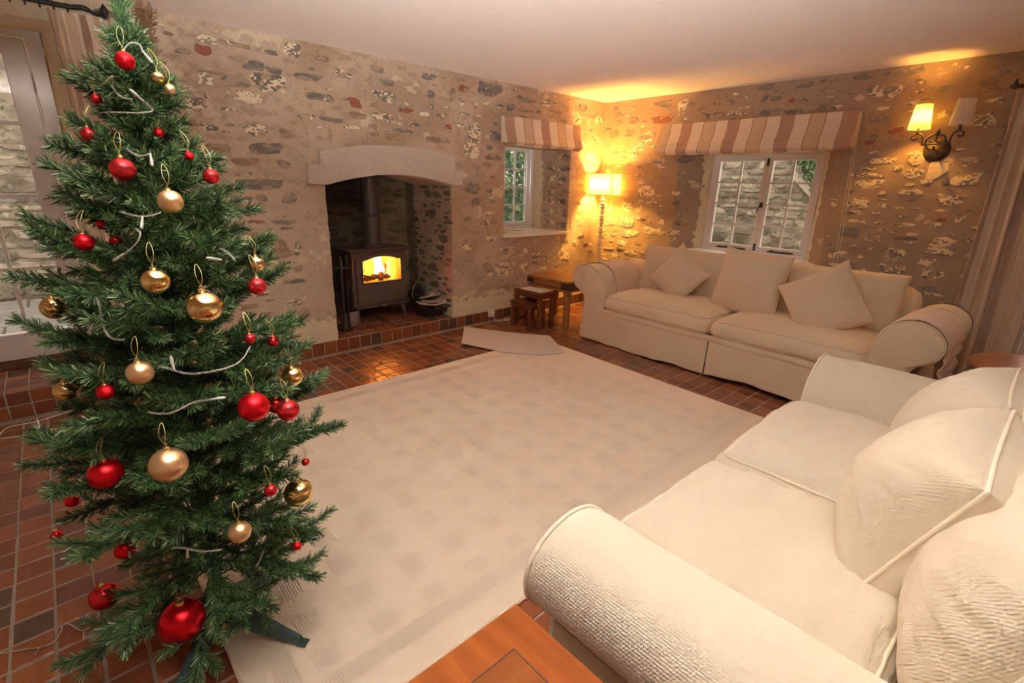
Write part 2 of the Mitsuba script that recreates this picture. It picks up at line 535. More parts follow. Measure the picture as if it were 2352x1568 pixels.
def lamp_cloth(name, rgb):
    scene[name] = {'type': 'principledthin', 'base_color': {'type': 'rgb', 'value': list(rgb)}, 'roughness': 0.9, 'diff_trans': 0.7, 'spec_trans': 0.0}


lamp_cloth('shade_cloth', (0.60, 0.43, 0.17))
lamp_cloth('shade_white', (0.78, 0.72, 0.66))
scene['leaf'] = {'type': 'principledthin', 'base_color': {'type': 'mesh_attribute', 'name': 'vertex_color'}, 'roughness': 0.5, 'diff_trans': 0.5}

# ------------------------------------------------------------------ the room shell


def wall_noise(p):
    p = np.asarray(p, float)
    return 0.026 * fnoise(p, 3.2, 1) + 0.012 * fnoise(p, 11.0, 2)


def rough(man, length=0.05):
    """Refines a solid and roughens its skin with a continuous 3D displacement."""
    m = man.refine_to_length(length).to_mesh()
    v = np.array(m.vert_properties[:, :3], float)
    f = np.array(m.tri_verts)
    d = np.stack([wall_noise(v + o) for o in ((0, 0, 0), (7.3, 0, 0), (0, 0, 5.1))], 1) * np.array([1.0, 1.0, 0.6])
    edge = np.clip((HC - 0.02 - v[:, 2]) / 0.1, 0, 1)[:, None]
    return v + d * np.where(v[:, 2:] > HC - 0.12, edge, 1), f


def mbox(x0, x1, y0, y1, z0, z1):
    return m3.Manifold.cube([x1 - x0, y1 - y0, z1 - z0]).translate([x0, y0, z0])


def mhull(pts):
    return m3.Manifold.hull_points(np.array(pts, float).tolist())


ARCH = [(1.65, 0.05)] + [(1.65 + 1.215 * t, 1.392 + 0.098 * math.sin(PI * t) ** 0.9) for t in np.linspace(0, 1, 15)] + [(2.865, 0.05)]
fire_cut = m3.Manifold.extrude(m3.CrossSection([[[x, z] for x, z in ARCH]][0:1], m3.FillRule.Positive if False else m3.FillRule.NonZero), 0.9).rotate([90, 0, 0]).translate([0, 4.75, 0])
sw_cut = mhull([(x, y, z) for (x0, x1, y) in ((3.53, 4.555, 3.95), (3.62, 4.50, 4.60)) for x in (x0, x1) for z in (0.905, 1.86)]) + mbox(3.62, 4.50, 4.59, 4.75, 0.905, 1.86)
door_cut = mhull([(x, y, z) for (x0, x1, y, zt) in ((-0.80, 0.235, 3.9, 2.21), (-0.80, 0.165, 4.52, 2.245)) for x in (x0, x1) for z in (0.165, zt)]) + mbox(-0.80, 0.165, 4.51, 4.8, 0.165, 2.245)
back = mbox(-2.2, 5.6, YF, YF + 0.66, 0.0, HC + 0.03) - fire_cut - sw_cut - door_cut
struct('wall_back', 'rubble stone fireplace wall with flaking cream limewash over tan mortar')
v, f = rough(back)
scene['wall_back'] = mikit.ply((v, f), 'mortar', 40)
bw_cut = mhull([(x, y, z) for (y0, y1, x, zt) in ((1.40, 2.99, 5.05, 1.80), (1.655, 2.745, 5.46, 1.775)) for y in (y0, y1) for z in (0.745, zt)]) + mbox(5.45, 5.7, 1.655, 2.745, 0.745, 1.775)
rd_cut = mbox(4.9, 5.8, -1.35, 0.075, 0.02, 2.05)
rightw = mbox(XW, XW + 0.52, -1.8, YF + 0.7, 0.0, HC + 0.03) - bw_cut - rd_cut
struct('wall_right', 'rubble stone window wall with flaking cream limewash over tan mortar')
v, f = rough(rightw)
scene['wall_right'] = mikit.ply((v, f), 'mortar', 40)
struct('wall_left')
scene['wall_left'] = mikit.ply(box(-2.3, -2.2, -1.9, YF + 0.6, 0, HC + 0.03, 0.002), 'cream_wall')
struct('wall_front')
scene['wall_front'] = mikit.ply(box(-2.3, 5.7, -1.9, -1.8, 0, HC + 0.03, 0.002), 'cream_wall')
struct('ceiling', 'plain cream plastered ceiling')


def ceil_f(U, V):
    p = np.stack([U, V, np.full_like(U, HC)], -1)
    p[..., 2] += 0.012 * fnoise(p, 0.9, 8, 2)
    return p


cv, cf, _ = grid(ceil_f, np.linspace(-2.3, 5.6, 60), np.linspace(-1.9, 4.6, 50))
cv2 = cv + np.array([0, 0, 0.08])
scene['ceiling'] = mikit.ply(thicken(cv + np.array([0, 0, 0.03]), cf, cv[:, :2], 0.06)[:2], 'ceiling_paint', 60)

# fireplace recess behind the opening
niche = mbox(1.55, 2.97, 4.60, 5.0, 0.0, 2.3) - mbox(1.66, 2.875, 4.5, 4.84, 0.0, 1.9)
struct('wall_fireplace', 'sooty stone back and sides of the fireplace recess')
v, f = rough(niche)
scene['wall_fireplace'] = mikit.ply((v, f), 'soot_mortar', 40)

# ------------------------------------------------------------------ stones of the rubble walls
RNG = np.random.default_rng(5)
KIND = {'D': 'stone_dark', 'B': 'stone_brown', 'R': 'stone_red', 'M': 'stone_flaked', 'C': 'stone_cream', 'P': 'stone_pale', 'S': 'soot_stone'}


def stone(w, h, kind, rng, proud):
    n = 14
    th = (np.arange(n) + rng.uniform(-0.2, 0.2, n)) * 2 * PI / n
    th = np.arctan2(np.sin(th) * 0.8, np.cos(th))
    p = rng.uniform(2.6, 6.0)
    jag = 0.06 if kind in 'DBRS' else 0.16
    lobes = 1 + 0.10 * np.cos(2 * th + rng.uniform(0, 6)) + 0.09 * np.cos(3 * th + rng.uniform(0, 6)) + 0.05 * np.cos(5 * th + rng.uniform(0, 6))
    r = (np.abs(np.cos(th)) ** p + np.abs(np.sin(th)) ** p) ** (-1 / p) * lobes * rng.uniform(1 - 1.5 * jag, 1 + 0.5 * jag, n)
    sk = rng.uniform(-0.25, 0.25)
    o = np.stack([r * np.cos(th) * w / 2 + sk * r * np.sin(th) * h / 2, r * np.sin(th) * h / 2], 1)
    k = 1 - min(0.18, 0.006 / (min(w, h) / 2))
    v = np.vstack([np.column_stack([o, np.full(n, -0.02)]), np.column_stack([o, np.full(n, proud * 0.3)]), np.column_stack([o * k, np.full(n, proud) * rng.uniform(0.8, 1.1, n)])])
    i = np.arange(n)
    j = (i + 1) % n
    f = np.vstack([np.stack([i, j, j + n], 1), np.stack([i, j + n, i + n], 1), np.stack([i + n, j + n, j + 2 * n], 1), np.stack([i + n, j + 2 * n, i + 2 * n], 1), [[2 * n, 2 * n + q, 2 * n + q + 1] for q in range(1, n - 1)]])
    return v, f


def parse(s):
    out = []
    for it in s.split():
        a, z, w, h, k = it.split(',')
        out.append((int(a) / 1000, int(z) / 1000, int(w) / 1000, int(h) / 1000, k))
    return out


def set_stones(wall, items, to_wall, free, rng, fill, span, kinds, limit=300, sizes=(0.05, 0.16)):
    """Sets the listed stones, then fills the gaps with smaller ones; each stone is a part of its wall."""
    items = list(items)
    boxes = [(a - w / 2, a + w / 2, z - h / 2, z + h / 2) for a, z, w, h, k in items]
    tries = 0
    while len(items) < fill and tries < 9000:
        tries += 1
        w = rng.uniform(*sizes)
        h = w * rng.uniform(0.22, 0.45)
        a, z = rng.uniform(span[0], span[1]), rng.uniform(span[2], span[3])
        b = (a - w / 2 - 0.018, a + w / 2 + 0.018, z - h / 2 - 0.016, z + h / 2 + 0.016)
        if not free(b) or any(b[0] < q[1] and b[1] > q[0] and b[2] < q[3] and b[3] > q[2] for q in boxes):
            continue
        boxes.append((a - w / 2, a + w / 2, z - h / 2, z + h / 2))
        items.append((a, z, w, h, kinds[rng.integers(len(kinds))]))
    extra = []
    items.sort(key=lambda s: -s[2] * s[3])
    for q, (a, z, w, h, k) in enumerate(items):
        m = to_wall(stone(w, h, k, rng, rng.uniform(0.002, 0.006)), a, z)
        if q < limit:
            scene[number(wall + '__stone')] = mikit.ply(m, KIND[k], 35)
        else:
            extra.append(m)
    return len(items)


def on_back(m, a, z):
    v, f = m
    off = wall_noise(np.array([[a, YF, z]]) + np.array([7.3, 0, 0]))[0]
    return np.stack([a + v[:, 0], YF + off - v[:, 2], z + v[:, 1]], 1), f


def on_right(m, a, z):
    v, f = m
    off = wall_noise(np.array([[XW, a, z]]))[0]
    return np.stack([XW + off - v[:, 2], a - v[:, 0], z + v[:, 1]], 1), f


BACK_STONES = "965,2269,112,61,C 934,2204,102,61,R 1176,2355,240,54,M 1120,2267,182,36,B 1352,2258,100,28,D 1507,2308,126,105,M 1770,2353,228,69,M 1225,2160,135,65,D 1358,2149,131,43,D 1099,2043,176,73,D 1299,2061,209,142,M 922,2031,95,71,C 1175,1952,201,76,C 818,1892,201,169,M 1595,2141,187,49,D 1896,2199,181,62,M 1671,2017,216,61,D 1941,2007,224,75,R 2249,2191,135,44,D 2637,2295,151,52,D 2216,2082,256,77,M 2405,2003,144,35,R 1971,1919,152,54,B 2233,1923,288,69,M 1760,1867,202,31,D 1192,1746,177,78,M 1247,1632,243,80,D 1088,1534,193,59,B 1358,1526,95,62,D 1176,1382,363,72,D 1576,1731,203,42,B 2369,1843,202,35,D 2730,1792,289,50,B 3335,2288,312,127,D 2663,2154,92,70,D 3018,2247,101,61,R 2901,2183,66,146,B 3000,2146,67,86,M 3156,1882,198,184,M 3120,1721,180,173,C 3128,1381,203,112,D 3381,1681,194,69,D 3432,2078,210,145,C 2847,1913,66,50,R 1914,1827,175,26,C 1844,1718,321,54,B 2295,1790,212,82,B 3263,2151,109,26,C 971,2078,263,22,B 897,1740,105,47,M 1393,1742,85,61,B 3461,2152,95,46,M 3608,2161,119,67,D 3819,2253,250,62,D 3813,2156,210,48,B 4147,2256,249,78,M 4255,2196,233,43,B 4186,2346,182,43,B 3399,1872,144,109,D 3334,1765,86,34,D 3307,1606,105,62,B 3472,1613,158,63,C 3185,1587,93,48,D 4703,1906,144,118,M 5026,1945,281,131,M 4641,2129,115,46,C 5013,2171,153,95,C 4718,2267,193,83,D 4908,1756,249,132,C 2965,1243,150,220,C 3456,1586,167,67,C 3340,1356,109,34,D 3489,1350,114,48,D 3162,1255,123,80,D 3351,1234,147,95,M 3482,1247,95,111,M 3334,1138,148,42,C 3298,1049,92,56,M 3467,1044,135,85,M 2946,1073,101,66,C 2945,940,135,94,C 3355,892,113,86,C 3047,812,140,55,C 3581,763,302,37,C 2976,650,173,42,C 2966,531,174,71,C 3486,546,319,166,C 2912,424,69,85,C 3392,306,256,122,M 1178,1288,92,52,D 1086,1279,65,33,B 1368,1284,99,80,D 1563,1284,105,73,B 1148,1185,242,27,B 1115,1120,116,26,R 1313,1110,187,31,D 1326,1064,108,23,D 1573,1087,147,66,M 1264,915,133,147,B 1181,893,87,45,B 1391,907,56,103,M 1375,750,84,48,B 1572,766,140,109,B 1336,656,168,39,D 1327,484,132,49,M 1384,385,106,81,B 1517,406,60,93,B 1499,116,51,22,R 3869,716,78,65,C 4044,661,136,96,M 4268,620,214,128,M 4522,641,197,181,C 3744,651,139,46,M 3864,539,118,113,C 4135,495,209,49,C 3923,390,80,58,C 3337,577,150,106,B 4719,754,94,61,C"
RIGHT_STONES = "3846,2291,114,38,D 3813,2218,140,67,D 3630,2278,145,65,B 3227,2278,251,88,D 3230,2138,275,98,R 2983,2248,102,154,C 2883,2248,80,51,B 2615,2232,74,32,D 2779,2202,98,25,B 2664,2131,265,67,D 2388,2149,228,72,M 2429,2077,125,32,D 2463,2234,116,48,D 2163,2333,162,45,D 2154,2236,64,83,D 2058,2226,103,45,D 1937,2189,91,52,R 2133,2113,130,54,D 2025,2131,79,30,D 1861,2099,217,44,D 1863,2311,148,43,D 2037,2283,101,37,D 3840,1989,129,107,B 3617,2006,134,124,D 3400,1967,208,140,M 3262,1869,136,73,M 3515,1850,192,57,M 3439,2098,93,64,M 3573,2144,143,66,D 3235,1702,514,129,C 3130,1595,342,45,B 3093,1512,322,60,C 3316,1377,343,119,C 3613,1377,144,82,B 3391,1197,177,130,C 3554,1031,206,134,C 3831,1021,165,130,C 3187,950,321,89,C 3497,891,256,93,C 3588,770,158,69,C 3135,1138,55,47,C 3294,1274,239,48,C 3850,1201,165,137,C 3574,1205,154,99,C 3451,672,163,60,C 3603,708,159,35,D 3248,1059,48,56,C 3097,1061,110,56,C 3406,1486,97,40,C 1116,2330,264,57,D 1215,2204,270,105,M 1445,2195,78,27,D 1415,2205,33,27,C 1631,2241,124,35,D 1662,2330,97,28,D 1812,2317,108,35,D 1723,2111,194,50,D 1395,2321,146,40,D 1177,2136,60,14,C 1225,1997,147,40,D 1094,1910,106,53,R 1228,1864,62,34,D 1268,1818,101,34,R 1128,1677,175,55,C 1196,1740,87,28,C 907,1700,135,118,C 1020,1615,70,34,C 902,1574,135,80,C 852,2177,79,36,D 752,2311,30,36,C 565,2258,155,58,D 591,2171,134,87,B 574,1939,122,119,C 539,2069,95,35,C 1214,1616,125,28,M 1209,1564,265,42,C 1189,1497,251,70,C 765,1600,113,155,P 609,1643,50,31,C 584,1537,181,94,C 695,1523,53,58,D 811,1515,83,33,C 913,1494,74,27,C 684,1819,133,56,B 1014,2244,73,38,C 994,2174,66,38,C 889,1436,170,47,C 1418,1529,60,80,D 1419,1429,54,45,M 1285,1429,143,36,D 1233,1336,180,94,C 1413,1333,61,75,C 1304,1259,266,44,M 1098,1266,74,29,C 1076,1427,66,28,C 1066,1378,60,13,C 1058,1329,67,42,C 944,1313,76,17,C 901,1249,127,28,D 882,1378,91,17,D 1204,1191,136,37,C 1063,1189,67,22,C 632,1387,176,90,M 678,1306,80,26,C 658,1240,68,26,R 670,1199,48,40,C 555,1253,61,71,C 1251,1097,159,90,D 1402,1093,97,76,M 1067,1068,106,72,M 813,1112,91,28,C 847,1081,167,28,D 823,1051,69,21,C 615,1074,159,74,C 615,1002,175,60,C 573,1126,67,33,D 903,952,177,107,M 683,907,115,63,C 885,807,190,123,M 616,809,178,90,M 1300,892,163,84,M 1187,978,65,22,C 1112,898,77,29,C 1063,972,31,30,C 1180,805,79,53,D 1089,786,63,30,C 1054,741,64,22,C 1290,806,137,31,C 599,704,183,34,D 601,664,163,28,C 515,603,63,42,C 939,1123,47,28,C"
REVEAL_STONES = "2871,1718,216,72,D 2843,1584,250,51,M 2846,1485,135,59,C 2855,1366,280,74,C 2823,1262,93,75,C 2963,1271,96,38,D 2878,1160,52,45,C 2754,1076,201,60,C 2881,1060,78,54,D 2920,955,194,54,C 2937,882,71,55,M"


def free_back(b):
    x0, x1, z0, z1 = b
    hit = lambda X0, X1, Z0, Z1: x0 < X1 and x1 > X0 and z0 < Z1 and z1 > Z0
    return not (hit(1.50, 2.99, 0, 1.73) or hit(3.46, 4.62, 0.86, 2.04) or hit(-1.5, 0.28, 0, 2.35) or hit(-2, 6, 0, 0.3) or z1 > HC - 0.02)


def free_right(b):
    y0, y1, z0, z1 = b
    hit = lambda X0, X1, Z0, Z1: y0 < X1 and y1 > X0 and z0 < Z1 and z1 > Z0
    return not (hit(1.425, 3.0, 0.72, 1.76) or hit(1.33, 3.18, 1.75, 2.06) or hit(-2, 0.12, 0, 2.2) or z1 > HC - 0.02)


def keep(items, free):
    return [s for s in items if free((s[0] - s[2] / 2 + 0.02, s[0] + s[2] / 2 - 0.02, s[1] - s[3] / 2 + 0.01, s[1] + s[3] / 2 - 0.012))]


set_stones('wall_back', keep(parse(BACK_STONES), free_back), on_back, free_back, RNG, 250, (0.3, 5.05, 0.30, 2.34), 'BBBMCDMB', sizes=(0.04, 0.15))
set_stones('wall_right', keep(parse(RIGHT_STONES), free_right), on_right, free_right, RNG, 285, (0.2, 3.95, 0.45, 2.34), 'BDCMMCMC', sizes=(0.04, 0.15))
# stones of the left window reveal (the splayed cheek)
RV0, RV1 = np.array([5.112, 2.96]), np.array([5.50, 2.755])
for a, z, w, h, k in parse(REVEAL_STONES):
    # where the sight line to the listed point on the wall plane meets the cheek
    dx, dy = RV1 - RV0
    t = (RV0[1] * 5.112 - RV0[0] * a) / (dx * a - dy * 5.112) if abs(dx * a - dy * 5.112) > 1e-9 else 0
    t = float(np.clip(t, 0.08, 0.8))
    c = RV0 + t * np.array([dx, dy])
    e = np.array([dx, dy]) / math.hypot(dx, dy)
    nrm = np.array([-abs(e[1]), -abs(e[0])])
    vv, ff = stone(w * 1.0, h * 1.04, k, RNG, 0.008)
    off = 0.004
    zz = CAM_H + (z - CAM_H) * math.hypot(*c) / math.hypot(5.112, a)
    P = np.stack([c[0] + e[0] * vv[:, 0] + nrm[0] * (vv[:, 2] + off), c[1] + e[1] * vv[:, 0] + nrm[1] * (vv[:, 2] + off), zz + vv[:, 1]], 1)
    scene[number('wall_right__stone')] = mikit.ply((P, ff), KIND[k], 35)
# right cheek of the small window
for i in range(26):
    w, h = RNG.uniform(0.07, 0.17), RNG.uniform(0.04, 0.10)
    yy, zz = 4.07 + (i % 4) * 0.085 + RNG.uniform(-.02, .02), 0.99 + (i // 4) * 0.125 + RNG.uniform(-.02, .02)
    vv, ff = stone(w, h, 'M', RNG, 0.008)
    xx = 4.555 - 0.055 * (yy - 4.004) / 0.6
    P = np.stack([xx - 0.004 - vv[:, 2], yy - vv[:, 0] * 0.7, zz + vv[:, 1]], 1)
    scene[number('wall_back__stone')] = mikit.ply((P, ff[:, ::-1] if False else ff), KIND['DMCM'[i % 4]], 35)


def on_niche(m, a, z):
    v, f = m
    return np.stack([a + v[:, 0], 4.84 - 1.8 * v[:, 2] - 0.004, z + v[:, 1]], 1), f


def on_cheek(m, a, z):
    v, f = m
    return np.stack([2.868 - v[:, 2] - 0.002, a - v[:, 0], z + v[:, 1]], 1), f


set_stones('wall_fireplace', [], on_niche, lambda b: True, RNG, 90, (1.72, 2.82, 0.2, 1.7), 'S', sizes=(0.10, 0.26))
set_stones('wall_fireplace', [], on_cheek, lambda b: True, RNG, 110, (4.06, 4.80, 0.15, 1.45), 'S', sizes=(0.08, 0.24))

# lintel
lint = [(1.508, 1.392), (1.523, 1.534), (1.617, 1.538), (1.620, 1.638)] + [(1.62 + 1.27 * t, 1.638 + 0.02 * t + 0.066 * math.sin(PI * t) ** 0.9) for t in np.linspace(0.05, 0.95, 13)] + [(2.890, 1.658), (2.889, 1.533), (2.974, 1.534), (2.973, 1.408)] + [(2.862 - 1.205 * t, 1.406 - 0.018 * t + 0.085 * math.sin(PI * t) ** 0.9) for t in np.linspace(0, 1, 15)]
lm = m3.Manifold.extrude(m3.CrossSection([[[x, z] for x, z in lint]], m3.FillRule.NonZero), 0.30).rotate([90, 0, 0]).translate([0, YF + 0.26, 0])
lm = lm.refine_to_length(0.05).to_mesh()
lv = np.array(lm.vert_properties[:, :3], float)
lv += 0.012 * np.stack([fnoise(lv, 4.5, 21), fnoise(lv, 4.5, 22), fnoise(lv, 4.5, 23)], 1)
struct('trim_1', 'pale limewashed arched lintel over the fireplace')
scene['trim_1'] = mikit.ply((lv, np.array(lm.tri_verts)), 'limewash', 45)

# ------------------------------------------------------------------ tiles
PX_, PY_ = 0.1066, 0.1121
struct('floor', 'red and brown quarry tile floor with pale grout')
scene['floor'] = mikit.ply(cat(box(-2.3, XW + 0.5, -1.9, YF + 0.4, -0.12, -0.0025, 0.001)), 'grout')


def tile_mesh(w, d, t=0.02, b=0.0025):
    def ring(i, z):
        return [[-w / 2 + i, -d / 2 + i, z], [w / 2 - i, -d / 2 + i, z], [w / 2 - i, d / 2 - i, z], [-w / 2 + i, d / 2 - i, z]]
    v = np.array(ring(0, -t) + ring(0, -b) + ring(b, 0))
    f = []
    for r in (0, 4):
        for i in range(4):
            j = (i + 1) % 4
            f += [[r + i, r + j, r + j + 4], [r + i, r + j + 4, r + i + 4]]
    f += [[8, 9, 10], [8, 10, 11]]
    return v, np.array(f)


TW, TD = PX_ - 0.0085, PY_ - 0.0085
tile_ply = [mikit.ply(tile_mesh(TW, TD), b) for b in TILES]
RUG = [(0.160, 0.990), (3.190, 0.990), (3.285, 3.147), (0.160, 3.147)]


def seen(p):
    c = np.array([RIGHT, DOWN, FORWARD]) @ (np.asarray(p) - EYE)
    return c[2] > 0.1 and abs(c[0] / c[2]) < 1176 / FOCAL * 1.05 and abs(c[1] / c[2]) < 784 / FOCAL * 1.07


def tone():
    return int(RNG.choice(6, p=[0.27, 0.22, 0.15, 0.13, 0.09, 0.14]))


cells = []
for i in range(-24, 37):
    for j in range(-46, 9):
        x, y = 1.148 + (i + 0.5) * PX_, 3.149 + (j + 0.5) * PY_
        if y > YF - 0.02 or x > XW - 0.02 or x < -2.2 or y < -1.8:
            continue
        covered = 0.16 + 0.07 < x < 3.19 - 0.06 and 0.99 + 0.06 < y < 3.147 - 0.07
        under = (3.85 < x < 4.95 and 0.4 < y < 2.9) or (0.8 < x < 2.9 and -0.6 < y < 0.55)
        if covered or under:
            continue
        cells.append((not seen((x, y, 0)), math.hypot(x, y), x, y))
cells.sort()
rest = []
for q, (hid, dist, x, y) in enumerate(cells):
    k = tone()
    dz = RNG.uniform(-0.0008, 0.0008)
    tilt = T().translate([x + RNG.uniform(-.0012, .0012), y + RNG.uniform(-.0012, .0012), dz]).rotate([1, 0, 0], RNG.uniform(-.5, .5)).rotate([0, 1, 0], RNG.uniform(-.5, .5))
    if q < 300:
        share('floor', 'tile', tile_ply[k], tilt)
    elif not hid or dist < 6:
        v, f = tile_mesh(TW, TD)
        rest.append((k, move((v, f), None, (x, y, dz))))
for k in range(6):
    ms = [m for kk, m in rest if kk == k]
    if ms:
        part('floor', 'tile_field', cat(*ms), TILES[k], kind='stuff')

# hearth
scene['floor__hearth'] = mikit.ply(box(1.56, 2.95, YF - 0.002, 4.9, 0, 0.1085, 0.002), 'grout')
labels['floor__hearth'] = {'label': 'raised red tiled hearth under the stove'}
for i in range(13):
    for j in range(7):
        x, y = 1.611 + (i + 0.5) * 0.1035 - 0.02, YF + 0.004 + (j + 0.5) * 0.117
        if x < 2.93:
            share('floor__hearth', 'tile', tile_ply[tone()], T().translate([x, y, 0.112]).scale([0.96, 1.0, 1]))
# skirting of upright tiles along the fireplace wall, below the hearth lip too
struct('baseboard_back', 'skirting of upright red quarry tiles')
scene['baseboard_back'] = mikit.ply(box(0.24, XW, YF - 0.012, YF + 0.03, 0, 0.109, 0.002), 'grout')
up_ply = [mikit.ply(move(tile_mesh(0.0985, 0.1065, 0.012), rotx(PI / 2)), b) for b in TILES]
for i in range(46):
    x = 0.295 + i * 0.1066
    if x < XW - 0.05:
        share('baseboard_back', 'tile', up_ply[tone()], T().translate([x, YF - 0.014, 0.0555]))
struct('baseboard_right')
scene['baseboard_right'] = mikit.ply(box(XW - 0.012, XW + 0.03, 0.12, YF, 0, 0.109, 0.002), 'grout')
side_ply = [mikit.ply(move(tile_mesh(0.1065, 0.0985, 0.012), roty(-PI / 2)), b) for b in TILES]
for i in range(14):
    share('baseboard_right', 'tile', side_ply[tone()], T().translate([XW - 0.014, YF - 0.06 - i * 0.1066, 0.0555]))
# tiled step below the French door
scene['floor__step'] = mikit.ply(box(-1.2, 0.24, YF - 0.012, 4.62, 0, 0.169, 0.002), 'grout')
labels['floor__step'] = {'label': 'tiled step below the French door'}
low_ply = [mikit.ply(move(tile_mesh(0.0985, 0.078, 0.012), rotx(PI / 2)), b) for b in TILES]
for i in range(13):
    x = 0.188 - i * 0.1066
    for z in (0.044, 0.129):
        share('floor__step', 'tile', low_ply[tone()], T().translate([x, YF - 0.014, z]))
    for j in range(5):
        share('floor__step', 'tile', tile_ply[tone()], T().translate([x, YF + 0.045 + j * 0.1121, 0.172]))

# ------------------------------------------------------------------ windows and doors


def bar_y(x, y0, y1, z, w, t):
    return box(x - t / 2, x + t / 2, y0, y1, z - w / 2, z + w / 2, 0.004)


def pane_mesh_x(x, y0, y1, z0, z1):
    return np.array([[x, y0, z0], [x, y1, z0], [x, y1, z1], [x, y0, z1]]), np.array([[0, 1, 2], [0, 2, 3]])


# window_1: the two-leaf casement in the right wall
WX = 5.50
struct('window_1', 'white painted two-leaf casement window with small panes')
scene['window_1'] = mikit.ply(cat(box(WX - 0.045, WX + 0.05, 1.655, 1.69, 0.775, 1.775), box(WX - 0.045, WX + 0.05, 2.71, 2.745, 0.775, 1.775), box(WX - 0.045, WX + 0.05, 1.68, 2.72, 1.742, 1.775), box(WX - 0.05, WX + 0.05, 1.68, 2.72, 0.775, 0.812)), 'white_gloss')
for (y0, y1) in ((2.168, 2.712), (1.690, 2.166)):
    c = part('window_1', 'casement', cat(box(WX - 0.03, WX + 0.02, y0, y0 + 0.042, 0.812, 1.742), box(WX - 0.03, WX + 0.02, y1 - 0.046, y1, 0.812, 1.742), box(WX - 0.03, WX + 0.02, y0 + 0.04, y1 - 0.044, 1.712, 1.742), box(WX - 0.03, WX + 0.02, y0 + 0.04, y1 - 0.044, 0.812, 0.858)), 'white_gloss')
    ga, gb = y0 + 0.042, y1 - 0.046
    ym = (ga + gb) / 2
    part(c, 'glazing_bar', box(WX - 0.02, WX + 0.012, ym - 0.009, ym + 0.009, 0.855, 1.715, 0.004), 'white_gloss')
    zs = [0.857, 1.071, 1.285, 1.499, 1.713]
    for z in zs[1:-1]:
        part(c, 'glazing_bar', box(WX - 0.019, WX + 0.011, ga, gb, z - 0.009, z + 0.009, 0.004), 'white_gloss')
    for a, b in ((ga, ym), (ym, gb)):
        for z0, z1 in zip(zs, zs[1:]):
            part(c, 'pane', pane_mesh_x(WX, a, b, z0, z1), 'pane_glass')
    part(c, 'stay', cat(box(WX - 0.05, WX - 0.032, y0 + 0.09, y1 - 0.14, 0.815, 0.828, 0.003), tube([(WX - 0.041, y0 + 0.3, 0.826), (WX - 0.041, y0 + 0.3, 0.842)], 0.006, 8)), 'iron', label='black iron casement stay')
cc = 'window_1__casement'
part(cc, 'latch', cat(box(WX - 0.042, WX - 0.03, 2.152, 2.186, 1.255, 1.305, 0.003), tube([(WX - 0.045, 2.175, 1.275), (WX - 0.06, 2.19, 1.24), (WX - 0.05, 2.198, 1.20)], [0.006, 0.006, 0.004], 8)), 'iron', label='black iron window latch')
part(cc, 'bolt', box(WX - 0.042, WX - 0.03, 2.158, 2.178, 1.66, 1.735, 0.003), 'iron')
part(cc, 'bolt', box(WX - 0.042, WX - 0.03, 2.158, 2.178, 0.815, 0.885, 0.003), 'iron')
sill = hull([(x, y, z) for (x, y) in ((5.515, 1.64), (5.515, 2.76), (5.10, 1.42), (5.10, 3.0), (5.045, 1.40), (5.045, 3.06)) for z in (0.752, 0.778)])
part('window_1', 'sill', sill, 'white_paint', label='white painted board sill behind the long sofa')

# window_2: the small window left of the corner
WY = 4.60
struct('window_2', 'small white window left of the lamp corner')
scene['window_2'] = mikit.ply(cat(box(3.60, 3.655, WY - 0.05, WY + 0.05, 0.905, 1.87), box(4.445, 4.50, WY - 0.05, WY + 0.05, 0.905, 1.87), box(3.64, 4.46, WY - 0.05, WY + 0.05, 1.83, 1.87), box(3.64, 4.46, WY - 0.055, WY + 0.05, 0.905, 0.945)), 'white_gloss')
c = part('window_2', 'casement', cat(box(3.655, 3.70, WY - 0.03, WY + 0.02, 0.945, 1.83), box(4.40, 4.445, WY - 0.03, WY + 0.02, 0.945, 1.83), box(3.69, 4.41, WY - 0.03, WY + 0.02, 1.80, 1.83), box(3.69, 4.41, WY - 0.03, WY + 0.02, 0.945, 0.99)), 'white_gloss')
xs = [3.70, 3.875, 4.05, 4.225, 4.40]
zs = [0.99, 1.19, 1.395, 1.60, 1.80]
for x in xs[1:-1]:
    part(c, 'glazing_bar', box(x - 0.01, x + 0.01, WY - 0.02, WY + 0.012, 0.985, 1.805, 0.004), 'white_gloss')
for z in zs[1:-1]:
    part(c, 'glazing_bar', box(3.69, 4.41, WY - 0.019, WY + 0.011, z - 0.009, z + 0.009, 0.004), 'white_gloss')
for a, b in zip(xs, xs[1:]):
    for z0, z1 in zip(zs, zs[1:]):
        part(c, 'pane', (np.array([[a, WY, z0], [b, WY, z0], [b, WY, z1], [a, WY, z1]]), np.array([[0, 1, 2], [0, 2, 3]])), 'pane_glass')
part('window_2', 'sill', hull([(x, y, z) for (x, y) in ((3.60, 4.60), (4.50, 4.60), (3.52, 3.97), (4.56, 3.97), (3.50, 3.945), (4.575, 3.945)) for z in (0.885, 0.908)]), 'white_paint', label='white sill of the small window')

